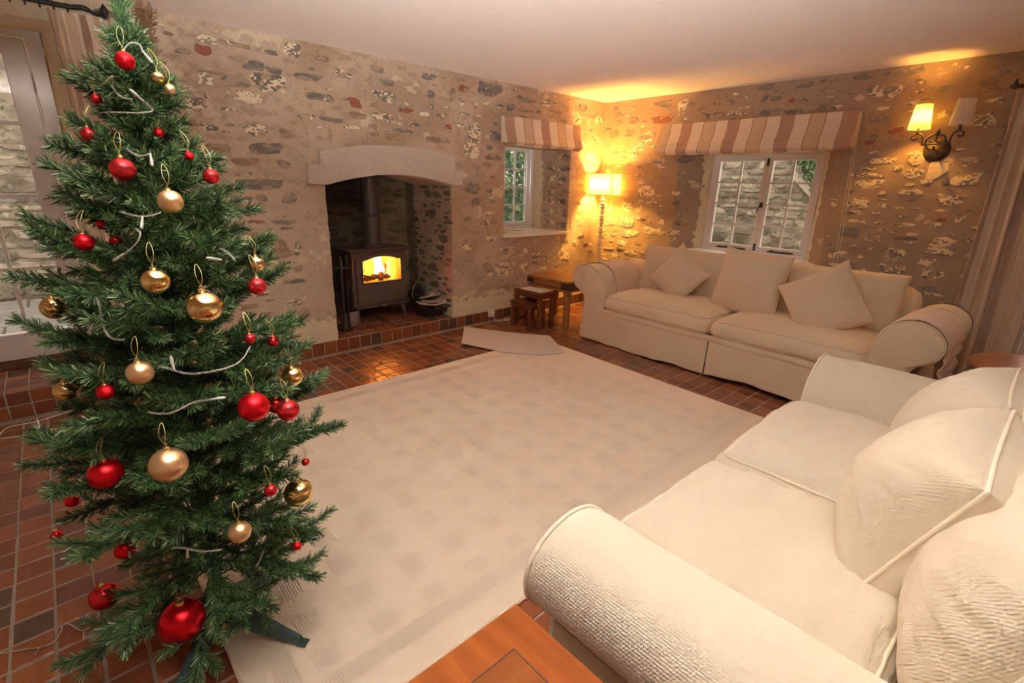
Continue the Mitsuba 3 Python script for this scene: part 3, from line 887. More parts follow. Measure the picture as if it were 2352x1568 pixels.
# door_1: French door in the left of the fireplace wall
DY = 4.55
struct('door_1', 'white glazed French door left of the Christmas tree')
scene['door_1'] = mikit.ply(cat(box(0.085, 0.165, DY - 0.05, DY + 0.06, 0.20, 2.245), box(-0.80, 0.09, DY - 0.05, DY + 0.06, 2.20, 2.245)), 'white_gloss')
lf = part('door_1', 'leaf', cat(box(-0.03, 0.082, DY - 0.03, DY + 0.02, 0.225, 2.195), box(-0.585, -0.475, DY - 0.03, DY + 0.02, 0.225, 2.195), box(-0.48, -0.025, DY - 0.03, DY + 0.02, 2.10, 2.195), box(-0.48, -0.025, DY - 0.03, DY + 0.02, 0.225, 0.40)), 'white_gloss')
zs = [0.40, 0.825, 1.285, 1.715, 2.10]
part(lf, 'glazing_bar', box(-0.262, -0.240, DY - 0.022, DY + 0.014, 0.395, 2.105, 0.005), 'white_gloss')
for z in zs[1:-1]:
    part(lf, 'glazing_bar', box(-0.48, -0.025, DY - 0.021, DY + 0.013, z - 0.011, z + 0.011, 0.005), 'white_gloss')
for a, b in ((-0.475, -0.251), (-0.251, -0.03)):
    for z0, z1 in zip(zs, zs[1:]):
        part(lf, 'pane', (np.array([[a, DY, z0], [b, DY, z0], [b, DY, z1], [a, DY, z1]]), np.array([[0, 1, 2], [0, 2, 3]])), 'pane_glass')
for z in (0.55, 1.25, 1.95):
    part(lf, 'hinge', tube([(0.084, DY - 0.034, z - 0.05), (0.084, DY - 0.034, z + 0.05)], 0.007, 8), 'white_gloss')
lf2 = part('door_1', 'leaf', cat(box(-0.80, -0.60, DY - 0.03, DY + 0.02, 0.225, 2.195)), 'white_gloss')
part('door_1', 'threshold', box(-0.80, 0.165, DY - 0.07, DY + 0.06, 0.172, 0.222, 0.006), 'threshold_wood', label='dark wooden threshold')

# door_2: French door in the right wall, mostly behind the curtain
struct('door_2', 'white framed glazed door right of the long sofa')
RX = 5.36
scene['door_2'] = mikit.ply(cat(box(RX - 0.05, RX + 0.05, 0.015, 0.075, 0.03, 2.05), box(RX - 0.05, RX + 0.05, -1.35, -1.29, 0.03, 2.05), box(RX - 0.05, RX + 0.05, -1.30, 0.02, 1.99, 2.05)), 'white_gloss')
for (a, b) in ((-0.635, 0.013), (-1.288, -0.64)):
    lf = part('door_2', 'leaf', cat(box(RX - 0.025, RX + 0.025, a, a + 0.08, 0.04, 1.985), box(RX - 0.025, RX + 0.025, b - 0.05, b, 0.04, 1.985), box(RX - 0.025, RX + 0.025, a + 0.07, b - 0.04, 1.90, 1.985), box(RX - 0.025, RX + 0.025, a + 0.07, b - 0.04, 0.04, 0.20)), 'white_gloss')
    part(lf, 'pane', pane_mesh_x(RX, a + 0.08, b - 0.05, 0.20, 1.90), 'pane_glass')

# ------------------------------------------------------------------ outdoors


def out_stone_fn(p, n, uv):
    a = fbm(p.x * 5, p.y * 5, p.z * 9, 4)
    g = fbm(p.x * 25, p.y * 25, p.z * 25, 2)
    c = mix((0.24, 0.215, 0.18), (0.42, 0.385, 0.34), smoothstep(0.3, 0.7, a))
    c = mix(c, (0.14, 0.16, 0.08), 0.6 * smoothstep(0.55, 0.75, g))
    return mix(c, (0.48, 0.47, 0.44), 0.7 * smoothstep(0.62, 0.72, fbm(p.x * 12 + 3, p.y * 12, p.z * 14, 3)))


painted('garden_stone', out_stone_fn, 0.95, 0.1)
painted('garden_stone_pale', lambda p, n, uv: out_stone_fn(p, n, uv) * 1.35, 0.95, 0.1)
painted('garden_stone_dim', lambda p, n, uv: out_stone_fn(p, n, uv) * 0.75, 0.95, 0.1)


def pave_fn(p, n, uv):
    a = fbm(p.x * 4, p.y * 4, 0.0, 4)
    return mix((0.20, 0.205, 0.205), (0.32, 0.33, 0.33), a) * (0.9 + 0.2 * noise(p.x * 60, p.y * 60, 0.0))


painted('paving', pave_fn, 0.6, 0.4)
plain('paving_gap', (0.12, 0.12, 0.09), 0.95, 0.1)
plain('slate', (0.20, 0.20, 0.21), 0.6, 0.3)
plain('barge_wood', (0.55, 0.50, 0.45), 0.8, 0.2)
single('paved_terrace', box(-4, 2.4, 4.68, 7.58, -0.05, 0.085, 0.01), 'paving_gap', 'grey flagstone terrace outside the French door', 'terrace')
y = 4.75
r2 = np.random.default_rng(11)
while y < 7.4:
    d = r2.uniform(0.32, 0.5)
    x = -3.2 + r2.uniform(0, .3)
    while x < 1.6:
        w = r2.uniform(0.4, 0.8)
        part('paved_terrace', 'flagstone', box(x + 0.01, x + w - 0.01, y + 0.01, y + d - 0.01, 0.04, 0.10 + r2.uniform(-.006, .006), 0.008), 'paving')
        x += w
    y += d


def rubble(key, o, ux, L, H_, n, rng, mat, lo=0.18, hi=0.45, inside=None):
    """Coursed stones on a garden wall: o = lower corner, ux = along (the face looks to its right-hand side)."""
    ux = np.array(ux, float)
    nx = np.array([ux[1], -ux[0], 0])
    z = 0.0
    q = 0
    while z < H_:
        h = rng.uniform(0.06, 0.17)
        a = -rng.uniform(0, 0.2)
        while a < L and q < n:
            w = rng.uniform(lo, hi)
            if inside is None or inside(a + w / 2, z + h / 2):
                v, f = stone(w - 0.03, h - 0.025, 'D', rng, rng.uniform(0.008, 0.025))
                P = np.array(o) + ux * (a + w / 2) + v[:, :1] * ux + v[:, 1:2] * np.array([0, 0, 1]) + np.array([0, 0, z + h / 2]) + v[:, 2:] * nx
                part(key, 'stone', (P, f), mat + ('', '_pale', '_dim')[int(rng.integers(3))], 35)
                q += 1
            a += w
        z += h


single('garden_wall', box(-4, 2.4, 7.6, 8.0, 0, 3.2, 0.02), 'garden_stone', 'rough stone garden wall seen through the French door', 'stone wall')
rubble('garden_wall', (-3.2, 7.6, 0.1), (1, 0, 0), 3.8, 2.3, 200, r2, 'garden_stone')


def leaves(n, centre, spread, size, rng, greens, flat=None, power=1.0):
    c = np.asarray(centre) + rng.normal(size=(n, 3)) * np.asarray(spread) if flat is None else flat(n, rng)
    a = rng.normal(size=(n, 3))
    a /= np.linalg.norm(a, axis=1, keepdims=True)
    b = np.cross(a, rng.normal(size=(n, 3)))
    b /= np.linalg.norm(b, axis=1, keepdims=True)
    s = size * rng.uniform(0.6, 1.3, (n, 1))
    v = np.stack([c - a * s, c + b * s * 0.6, c + a * s, c - b * s * 0.6], 1).reshape(-1, 3)
    i = np.arange(n)[:, None] * 4
    f = np.vstack([i + [0, 1, 2], i + [0, 2, 3]])
    g = np.asarray(greens)
    col = np.repeat(g[rng.integers(len(g), size=n)] * rng.uniform(0.75, 1.25, (n, 1)), 4, 0)
    return v, f, col


GREENS = [(0.10, 0.20, 0.05), (0.16, 0.28, 0.07), (0.07, 0.14, 0.05), (0.22, 0.32, 0.10)]
v, f, c = leaves(9000, (-1.2, 7.55, 3.3), (1.2, 0.30, 0.35), 0.05, r2, GREENS)
single('creeper', (v, f), 'leaf', 'green creeper hanging over the garden wall outside the French door', 'creeper', kind='stuff', color=c)


single('hedge_bed', box(2.45, 8.2, 4.7, 7.9, -0.3, -0.02, 0.02), 'paving_gap', 'dark earth bed under the hedge outside the small window', 'ground')


def hedge_flat(n, rng):
    return np.stack([rng.uniform(2.7, 8.0, n), 6.6 + rng.normal(size=n) * 0.25, rng.uniform(0.0, 4.2, n)], 1)


v, f, c = leaves(26000, None, None, 0.06, r2, [(0.20, 0.33, 0.24), (0.27, 0.42, 0.28), (0.23, 0.37, 0.29), (0.36, 0.50, 0.28)], hedge_flat)
single('hedge', (v, f), 'leaf', 'tall green hedge close outside the small window', 'hedge', kind='stuff', color=c)
# stone outbuilding across the yard outside the casement
single('outdoor_ground', box(5.66, 16, -9, 4.66, -0.3, -0.04, 0.02), 'paving_gap', 'dark yard outside the casement window', 'ground')
OX = 8.4
ob = thing('outbuilding', 'grey stone outbuilding with sloping roof edge outside the casement window', 'building')
gable = [(0.5, -0.04), (6.6, -0.04), (6.6, 3.9), (3.4, 2.45), (3.0, 1.80), (2.80, 1.47), (2.5, 1.17), (1.3, 0.1), (0.5, 0.1)]
gv, gf = extrude(gable, 0.5)
part(ob, 'wall', (np.stack([OX + 0.5 - gv[:, 2], gv[:, 0], gv[:, 1]], 1), gf), 'garden_stone')
rubble(ob, (OX, 6.0, 0.0), (0, -1, 0), 4.3, 2.9, 260, r2, 'garden_stone', 0.16, 0.42, inside=lambda a, z: z < np.interp(6.0 - a, [1.3, 2.5, 2.8, 3.0, 3.4, 6.6], [0.1, 1.17, 1.47, 1.8, 2.45, 3.9]) - 0.14)
part(ob, 'verge', hull([(OX + dx, y, z + dz) for (y, z) in ((2.90, 1.66), (1.35, 0.20)) for dx in (-0.09, 0.05) for dz in (-0.06, 0.06)]), 'barge_wood', label='pale sloping roof verge board')


def ivy_flat(n, rng):
    t = rng.uniform(0, 1, n) ** 0.8
    y = 3.20 - 0.68 * t - 0.05 + rng.normal(size=n) * 0.055
    return np.stack([OX + 0.05 + rng.normal(size=n) * 0.09, y, 2.28 - 0.90 * t + 0.04 + rng.normal(size=n) * 0.07], 1)


v, f, c = leaves(3400, None, None, 0.028, r2, [(0.10, 0.19, 0.10), (0.17, 0.28, 0.15), (0.30, 0.40, 0.28)], ivy_flat)
single('ivy', (v, f), 'leaf', 'green ivy over the roof edge of the outbuilding', 'ivy', kind='stuff', color=c)


def brush_flat(n, rng):
    return np.stack([14 + rng.normal(size=n) * 0.5, rng.uniform(-5, 9, n), rng.uniform(0, 1.55, n)], 1)


v, f, c = leaves(9000, None, None, 0.16, r2, [(0.34, 0.36, 0.30), (0.42, 0.43, 0.38), (0.30, 0.33, 0.25)], brush_flat)
single('far_thicket', (v, f), 'leaf', 'pale grey thicket far behind the outbuilding', 'thicket', kind='stuff', color=c)
single('yard_wall', box(7.2, 7.6, -4.5, -0.25, -0.04, 2.3, 0.02), 'garden_stone', 'grey stone yard wall outside the right glazed door', 'stone wall')
rubble('yard_wall', (7.2, -0.25, 0.0), (0, -1, 0), 2.0, 2.2, 70, r2, 'garden_stone', 0.22, 0.5)

# ------------------------------------------------------------------ rug, board
rx = np.array(RUG)


def rug_mesh(z0, z1, b):
    """Rug slab with a softly rounded rim."""
    c = rx.mean(0)
    ins = lambda k: rx + np.array([(1, 1), (-1, 1), (-1, -1), (1, -1)]) * k
    rings = [(0.004, z0), (0.0, z0 + 0.5 * (z1 - z0)), (0.003, z1 - 0.001), (b, z1)]
    v = np.vstack([np.column_stack([ins(k), np.full(4, z)]) for k, z in rings])
    f = []
    for r in range(3):
        for i in range(4):
            j = (i + 1) % 4
            f += [[4 * r + i, 4 * r + j, 4 * r + j + 4], [4 * r + i, 4 * r + j + 4, 4 * r + i + 4]]
    f += [[12, 13, 14], [12, 14, 15]]
    return v, np.array(f)


rug = thing('rug', 'large cream wool rug with ribbed squares on the tile floor', 'rug')
part(rug, 'pile', rug_mesh(0.0025, 0.012, 0.008), 'rug_wool')
ring = []
for i in range(4):
    a, b = rx[i], rx[(i + 1) % 4]
    for t in np.linspace(0, 1, 20)[:-1]:
        ring.append([*(a + (b - a) * t), 0.0085])
part(rug, 'edge_binding', tube(ring, 0.0075, 8, True), 'rug_edge', True)
board = [(2.948, 3.924), (2.587, 3.486), (2.726, 3.060), (2.870, 2.860), (2.959, 2.785), (3.147, 2.710), (3.412, 3.153), (3.242, 3.379), (3.070, 3.66)]
bv, bf = extrude(board, 0.004)
single('flat_board', (bv + np.array([0, 0, 0.0165]), bf), 'card', 'flat grey beige sheet lying over the far corner of the rug', 'board')

# ------------------------------------------------------------------ sofas


def smooth_profile(pts, n=64):
    return spline(pts, n, closed=True)


ARM_BIG = [(0.0, 0.10), (0.0, 0.28), (0.0, 0.42), (0.012, 0.53), (0.06, 0.635), (0.15, 0.70), (0.25, 0.715), (0.35, 0.685), (0.41, 0.615), (0.405, 0.54), (0.35, 0.485), (0.285, 0.455), (0.25, 0.40), (0.245, 0.26), (0.245, 0.10)]
ARM_SMALL = [(0.0, 0.10), (0.0, 0.26), (0.0, 0.40), (0.025, 0.51), (0.085, 0.59), (0.165, 0.632), (0.25, 0.628), (0.325, 0.585), (0.355, 0.52), (0.34, 0.455), (0.295, 0.415), (0.26, 0.39), (0.245, 0.34), (0.245, 0.22), (0.245, 0.10)]


def arm_mesh(pts, depth, side, s0, d0=0.0, puff=0.02):
    """An upholstered scroll arm: the outline (u outward, z) swept back from the front; side = -1 for the arm at low s."""
    P = smooth_profile(pts, 72)
    C = P.mean(0)
    secs = []
    for k, (sc, d) in enumerate([(0.02, -puff * 1.15), (0.45, -puff), (0.78, -puff * 0.75), (0.93, -puff * 0.35), (0.985, 0.004), (1.0, 0.016)] + [(1.0, x) for x in np.linspace(0.05, depth, 18)] + [(0.9, depth + 0.01), (0.02, depth + 0.012)]):
        Q = C + (P - C) * sc if sc < 0.999 else P
        secs.append(np.column_stack([side * Q[:, 0] + s0, np.full(len(Q), d + d0), Q[:, 1]]))
    v = np.vstack(secs)
    n = len(P)
    m = len(secs)
    i, j = np.meshgrid(np.arange(m - 1), np.arange(n), indexing='ij')
    j2 = (j + 1) % n
    q = np.stack([i * n + j, i * n + j2, (i + 1) * n + j2, (i + 1) * n + j], -1).reshape(-1, 4)
    if side < 0:
        q = q[:, ::-1]
    f = np.vstack([q[:, [0, 1, 2]], q[:, [0, 2, 3]]])
    nr = normals(v, f)
    v = v + nr * (0.012 * fnoise(v, 5.0, 31) + 0.005 * fnoise(v * np.array([1, 1, 0.4]), 16.0, 32))[:, None] * np.clip((v[:, 1:2] - d0 - 0.01) / 0.05, 0, 1)
    # piping round the front edge, above the skirt
    k = P[:, 1] > 0.235
    path = np.column_stack([side * P[:, 0] + s0, np.full(len(P), d0 + 0.004), P[:, 1]])
    idx = np.where(k)[0]
    start = [i for i in idx if (i - 1) % len(P) not in set(idx)][0]
    path = np.array([path[(start + i) % len(P)] for i in range(len(idx))])
    return v, f, path


def seat_cushion(w, d, t, crown, seed, n=34, wr=0.010, sag=0.0):
    p, f, c = rbox(w, d, t, t * 0.42, n)
    p0 = p.copy()
    top = np.clip(c[:, 2], 0, 1)
    p[:, 2] += np.where(c[:, 2] > 0, crown, -0.3 * crown) * (1 - c[:, 0] ** 4) * (1 - c[:, 1] ** 4) * np.abs(c[:, 2])
    p[:, 2] -= sag * np.exp(-((c[:, 0] - 0.1) ** 2 + (c[:, 1]) ** 2) / 0.35) * top
    b = (1 - c[:, 2] ** 2)
    p[:, 0] += 0.012 * np.sign(c[:, 0]) * (np.abs(c[:, 0]) > 0.999) * b
    p[:, 1] += 0.016 * np.sign(c[:, 1]) * (np.abs(c[:, 1]) > 0.999) * b
    nr = normals(p, f)
    q = p * np.array([1, 1, 1]) + seed * 3.1
    h = 1.3 * wr * fnoise(q, 4.0, seed) + 0.7 * wr * fnoise(q * np.array([0.35, 1.6, 1]), 9.0, seed + 1, 2) + 0.35 * wr * fnoise(q * np.array([1.0, 0.5, 1]), 24.0, seed + 2, 2)
    h = h - 0.55 * wr * creases(q, seed, (1.0, 4.5, 2.0)) * top - 0.35 * wr * creases(q, seed + 2, (4.0, 1.2, 2.0)) * top
    p = p + nr * h[:, None]
    ring = []
    r = t * 0.42
    for sx, sy in ((1, 1), (-1, 1), (-1, -1), (1, -1)):
        for k in range(7):
            a = math.atan2(sy, sx) - PI / 4 + PI / 2 * k / 6
            ring.append([sx * (w / 2 - r) + r * math.cos(a) * 0.66, sy * (d / 2 - r) + r * math.sin(a) * 0.66, 0])
    ring = np.array(ring)
    # densify and follow the cushion's edge
    R_ = []
    for i in range(len(ring)):
        a, b2 = ring[i], ring[(i + 1) % len(ring)]
        m = max(1, int(np.linalg.norm(b2 - a) / 0.03))
        R_ += [a + (b2 - a) * k / m for k in range(m)]
    R_ = np.array(R_)
    from scipy.spatial import cKDTree
    tree = cKDTree(p0)
    out = []
    for s in (1, -1):
        q = R_ + np.array([0, 0, s * (t / 2 - r * 0.235)])
        dist, i = tree.query(q, k=6)
        wgt = 1 / (dist + 0.004)
        e = q + ((p - p0)[i] * wgt[..., None]).sum(1) / wgt.sum(1)[:, None]
        out.append(e)
    return p, f, out[0], out[1]


def pillow_mesh(w, h, t, seed, n=44, pinch=0.07, wr=0.012, expo=0.42, band=0.0):
    """A filled cushion: seam in the (x, z) plane, bulging to -y (front) and +y."""
    g = np.sin(np.linspace(-PI / 2, PI / 2, n + 1))
    U, V = np.meshgrid(g, g, indexing='ij')
    X = w / 2 * U * (1 - pinch * (1 - V ** 2) * np.abs(U) ** 2)
    Z = h / 2 * V * (1 - pinch * (1 - U ** 2) * np.abs(V) ** 2)
    prof = (np.clip((1 - U ** 2) * (1 - V ** 2), 0, 1)) ** expo
    vs, fs = [], []
    for k, s in enumerate((-1, 1)):
        p = np.stack([X, s * (t / 2 * prof + band * (1 - np.maximum(np.abs(U), np.abs(V)) ** 16)), Z], -1)
        q = p.reshape(-1, 3)
        edge = np.clip(prof * 2.2, 0, 1).ravel()
        ang = np.arctan2(V, U).ravel()
        rad = np.maximum(np.abs(U), np.abs(V)).ravel()
        hgt = wr * (1.5 * fnoise(q + seed * 2.3 + k, 5.0, seed) + 0.9 * fnoise(np.column_stack([ang * 3.2, rad * 0.8, np.full(len(ang), seed * 1.7 + k)]), 2.4, seed + 3, 2) * rad ** 2 * 1.6) - 0.35 * wr * creases(q, seed + k, (2.5, 1.0, 1.0), 2.6)
        q[:, 1] += s * hgt * edge
        vs.append(q)
        i, j = np.meshgrid(np.arange(n), np.arange(n), indexing='ij')
        a = np.stack([i * (n + 1) + j, (i + 1) * (n + 1) + j, (i + 1) * (n + 1) + j + 1, i * (n + 1) + j + 1], -1).reshape(-1, 4)
        fs.append((a if s < 0 else a[:, ::-1]) + k * (n + 1) ** 2)
    v = np.vstack(vs)
    q = np.vstack(fs)
    f = np.vstack([q[:, [0, 1, 2]], q[:, [0, 2, 3]]])
    key = np.round(v * 2e5).astype(np.int64)
    _, first, inv = np.unique(key, axis=0, return_index=True, return_inverse=True)
    v, f = v[first], inv.ravel()[f]
    f = f[(f[:, 0] != f[:, 1]) & (f[:, 1] != f[:, 2]) & (f[:, 0] != f[:, 2])]
    top = [np.array([X[i, j], 0, Z[i, j]]) for i, j in [(i, 0) for i in range(n)] + [(n, j) for j in range(n)] + [(n - i, n) for i in range(n)] + [(0, n - j) for j in range(n)]]
    return v, f, np.array(top)


def pillow(name, label, cat_, w, h, t, centre, yaw, lean, roll, bsdf, pipe, seed, group='scatter cushions on the two sofas', **kw):
    """A scatter cushion: roll turns it in its own plane, lean tips it back, yaw turns its face (0 = facing -y)."""
    v, f, ring = pillow_mesh(w, h, t, seed, **kw)
    Mx = rotz(yaw) @ rotx(-lean) @ roty(roll)
    k = thing(name, label, cat_, group)
    part(k, 'cover', move((v, f), Mx, centre), bsdf, True)
    part(k, 'piping', move(tube(ring, 0.0052, 7, True), Mx, centre), pipe, True)
    return k


def creases(q, seed, su=(1.0, 5.0, 2.0), f=3.2):
    """Narrow folds in cloth, drawn out along one direction: 0 to 1."""
    n = meshkit.fbm(np.asarray(q) * np.asarray(su) * f + seed * 5.7, 2, seed)
    m = np.clip(meshkit.fbm(np.asarray(q) * 3.0 + seed, 2, seed + 9) * 2.2 - 0.75, 0, 1)
    return (1 - np.abs(2 * n - 1)) ** 7 * m


class Sofa:
    def __init__(s, key, x0, y0, ang, bsdf, pipe):
        s.key, s.o, s.M, s.b, s.p = key, np.array([x0, y0, 0.0]), rotz(ang), bsdf, pipe

    def add(s, name, mesh, bsdf=None, smooth=True, parent=None, **kw):
        return part(parent or s.key, name, move(mesh[:2], s.M, s.o), bsdf or s.b, smooth, **kw)

    def arms(s, prof, L, depth, d0, narrow=None):
        for side, s0 in ((-1, 0.0), (1, L)):
            v, f, path = arm_mesh(prof if side < 0 or not narrow else narrow, depth, side, s0, d0)
            a = s.add('arm', (v, f))
            s.add('piping', tube(path, 0.0055, 7), s.p, parent=a)

    def seats(s, spans, d0, d1, zc, t, crown, seed, **kw):
        for i, (a, b) in enumerate(spans):
            v, f, r0, r1 = seat_cushion(b - a - 0.006, d1 - d0, t, crown, seed + 7 * i, **kw)
            off = np.array([(a + b) / 2, (d0 + d1) / 2, zc])
            c = s.add('seat_cushion', (v + off, f))
            s.add('piping', tube(r0 + off, 0.0055, 7, True), s.p, parent=c)
            s.add('piping', tube(r1 + off, 0.0055, 7, True), s.p, parent=c)

    def skirt(s, a, b, d, z1, seed, name='skirt', flare=0.02, wave=0.010, side=None, hem=None):
        """A hanging cloth panel along the front from a to b, or, with side, along an end from depth a to b at s = side[0]."""
        def fn(U, V):
            t = 1 - V
            out = flare * t ** 1.3 + wave * t * (np.sin(U * 9 + seed) + 0.7 * np.sin(U * 23 + 2 * seed)) + 0.02 * t * fnoise(np.stack([U * 1.0, V * 0.3, np.full_like(U, seed)], -1), 5.0, seed)
            z0 = 0.012 + (hem(U) if hem else 0) + 0.006 * np.sin(U * 7 + seed)
            z = z0 + (z1 - z0) * V
            if side is None:
                return np.stack([U, d - out, z], -1)
            return np.stack([side[0] + side[1] * out, U, z], -1)
        v, f, uv = grid(fn, np.linspace(a, b, 60), np.linspace(0, 1, 12))
        v, f, _ = thicken(v, f, uv, 0.005)
        s.add(name, (v, f))


# the long sofa under the window
k = thing('long_sofa', 'long cream covered sofa with scatter cushions under the casement window', 'sofa')
LB = 2.09
A = math.atan2(1.0, -0.0) - PI          # local s runs to -y, local d runs to +x
big = Sofa(k, 3.655, 2.725, -PI / 2 - 0.035, 'beige_cotton', 'piping_beige')
big.add('base', move(rbox(LB + 0.42, 0.86, 0.22, 0.03, 8)[:2], None, (LB / 2 - 0.02, 0.47, 0.20)))
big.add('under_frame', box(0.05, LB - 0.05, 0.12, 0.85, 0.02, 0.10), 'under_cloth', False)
ARM_RIGHT = [(u * 0.84, z) for u, z in ARM_BIG]
big.arms(ARM_BIG, LB, 0.84, 0.02, ARM_RIGHT)
bk, bf_, bc = rbox(LB + 0.10, 0.26, 0.66, 0.11, 26)
bk = bk + np.array([LB / 2, 0.86, 0.45])
bk[:, 2] += 0.055 * np.cos(np.clip((bk[:, 0] - LB / 2) / (LB / 2), -1, 1) * PI / 2) * np.clip((bk[:, 2] - 0.3) / 0.4, 0, 1)
bk[:, 1] += 0.14 * (bk[:, 2] - 0.45)
bk = bk + normals(bk, bf_) * (0.02 * fnoise(bk, 4.0, 71) + 0.008 * fnoise(bk, 14.0, 72))[:, None]
big.add('back', (bk, bf_))
for (a, b), sd in (((0.02, 1.06), 1), ((1.07, 2.07), 2)):
    v, f, ring = pillow_mesh(b - a, 0.50, 0.26, 40 + sd, n=40, pinch=0.02, wr=0.014, expo=0.30)
    Mx = rotx(-0.20)
    c = big.add('back_cushion', move((v, f), Mx, ((a + b) / 2, 0.68, 0.635)))
    big.add('piping', move(tube(ring, 0.0055, 7, True), Mx, ((a + b) / 2, 0.68, 0.635)), 'piping_beige', parent=c)
big.seats([(0.0, 1.045), (1.055, LB)], -0.005, 0.68, 0.395, 0.165, 0.040, 11, wr=0.016)
big.skirt(-0.25, 1.055, 0.012, 0.305, 3, hem=lambda U: 0.012 * np.clip(U - 0.4, 0, 1))
big.skirt(1.07, LB + 0.21, 0.012, 0.305, 5, hem=lambda U: 0.022 + 0.012 * np.sin(U * 5))
big.skirt(0.02, 0.86, 0, 0.36, 6, side=(-0.25, -1))
big.skirt(0.02, 0.86, 0, 0.36, 7, side=(LB + 0.21, 1))
# covered box front below the cushions
v, f, _ = grid(lambda U, V: np.stack([U, 0.02 - 0.012 * np.sin(V * PI) + 0.006 * fnoise(np.stack([U, V * 0.2, 0 * U], -1), 6.0, 5), 0.285 + 0.05 * V], -1), np.linspace(-0.0, LB, 60), np.linspace(0, 1, 6))
big.add('front_rail', thicken(v, f, v[:, :2], 0.02)[:2])

# throws over its arms


def throw(key, label, sofa, prof, side, s0, d0, d1, seq, fringe_at, seed, lift=0.007):
    """A blanket following the arm's outline from seq[0] to seq[1] (fractions of the outline)."""
    P = smooth_profile(prof, 160)
    i0, i1 = int(seq[0] * 160), int(seq[1] * 160)
    Q = P[i0:i1]
    C = P.mean(0)
    tq = np.gradient(Q, axis=0)
    nq = np.stack([tq[:, 1], -tq[:, 0]], 1)
    nq /= np.linalg.norm(nq, axis=1, keepdims=True) + 1e-12
    if ((Q - C) * nq).sum() < 0:
        nq = -nq
    if seq[2] > 0:                                    # hangs free below the roll on the outside
        n2 = 14
        drop = np.column_stack([np.full(n2, Q[-1, 0] + 0.004) + 0.01 * np.sin(np.arange(n2)), np.linspace(Q[-1, 1], Q[-1, 1] - seq[2], n2 + 1)[1:]])
        Q = np.vstack([Q, drop])
        nq = np.vstack([nq, np.tile([1.0, 0], (n2, 1))])
    m = len(Q)

    def fn(U, V):
        i = np.clip((V * (m - 1)).astype(int), 0, m - 1)
        w = 0.010 * fnoise(np.stack([U * 1.0, V * 2.0, np.full_like(U, seed)], -1), 7.0, seed) + 0.006 * np.sin(U * 40 + 3 * np.sin(V * 5)) * np.abs(V - 0.4)
        h = lift + np.abs(w)
        d = U + 0.03 * fnoise(np.stack([V * 2, U * 0, np.full_like(U, seed)], -1), 2.0, seed + 1)
        return np.stack([side * (Q[i, 0] + nq[i, 0] * h) + s0, d, Q[i, 1] + nq[i, 1] * h], -1)
    v, f, uv = grid(fn, np.linspace(d0, d1, 40), np.linspace(0, 1, m))
    if side > 0:
        f = f[:, ::-1]
    tv, tf, _ = thicken(v, f, uv, 0.007)
    part(key, 'cloth', move((tv, tf), sofa.M, sofa.o), 'throw_wool', True)
    rng = np.random.default_rng(seed)
    ms = []
    G = v.reshape(40, m, 3)
    if fringe_at == 'end':
        pts = [(G[-1, j], np.array([0, 1.0, -0.35])) for j in range(0, m, 2)]
    elif fringe_at == 'front':
        pts = [(G[0, j], np.array([0, -1.0, -0.5])) for j in range(0, m // 2, 2)]
        pts += [(G[i, -1], np.array([0, 0, -1.0])) for i in range(0, 40)]
    else:
        pts = [(G[i, -1], np.array([0, 0, -1.0])) for i in range(0, 40)]
    for p, d in pts:
        d = d + rng.normal(size=3) * 0.25
        d /= np.linalg.norm(d)
        L = rng.uniform(0.035, 0.06)
        ms.append(tube([p, p + d * L * 0.5, p + d * L + rng.normal(size=3) * 0.004], [0.0028, 0.0022, 0.001], 5))
    part(key, 'fringe', move(cat(*ms), sofa.M, sofa.o), 'throw_wool', kind='stuff')


t1 = thing('throw', 'pale fringed throw over the left arm of the long sofa', 'blanket', 'throws over the arms of the long sofa')
throw(t1, '', big, ARM_BIG, -1, 0.0, 0.20, 0.60, (0.13, 0.60, 0.0), 'end', 51)
t2 = thing('throw', 'pale fringed throw hanging over the right arm of the long sofa', 'blanket', 'throws over the arms of the long sofa')
throw(t2, '', big, ARM_RIGHT, 1, LB, 0.045, 0.56, (0.20, 0.60, 0.22), 'front', 52)

# scatter cushions on the long sofa
CG = 'cushion_cotton'
pillow('scatter_cushion', 'square beige cushion standing behind the tilted cushion at the left end of the long sofa', 'cushion', 0.46, 0.46, 0.15, (4.24, 2.49, 0.665), -PI / 2 - 0.05, 0.22, 0.02, CG, 'piping_beige', 61)
pillow('scatter_cushion', 'beige cushion standing on its corner at the left end of the long sofa', 'cushion', 0.42, 0.42, 0.15, (4.085, 2.235, 0.675), -PI / 2 - 0.05, 0.30, PI / 4 - 0.16, CG, 'piping_beige', 62)
pillow('scatter_cushion', 'large upright beige cushion in the middle of the long sofa', 'cushion', 0.54, 0.52, 0.17, (4.07, 1.605, 0.705), -PI / 2 - 0.03, 0.26, 0.055, CG, 'piping_beige', 63)
pillow('scatter_cushion', 'beige cushion tilted on its side at the right end of the long sofa', 'cushion', 0.47, 0.47, 0.17, (3.975, 1.035, 0.665), -PI / 2 + 0.02, 0.34, PI / 4 + 0.22, CG, 'piping_beige', 64)

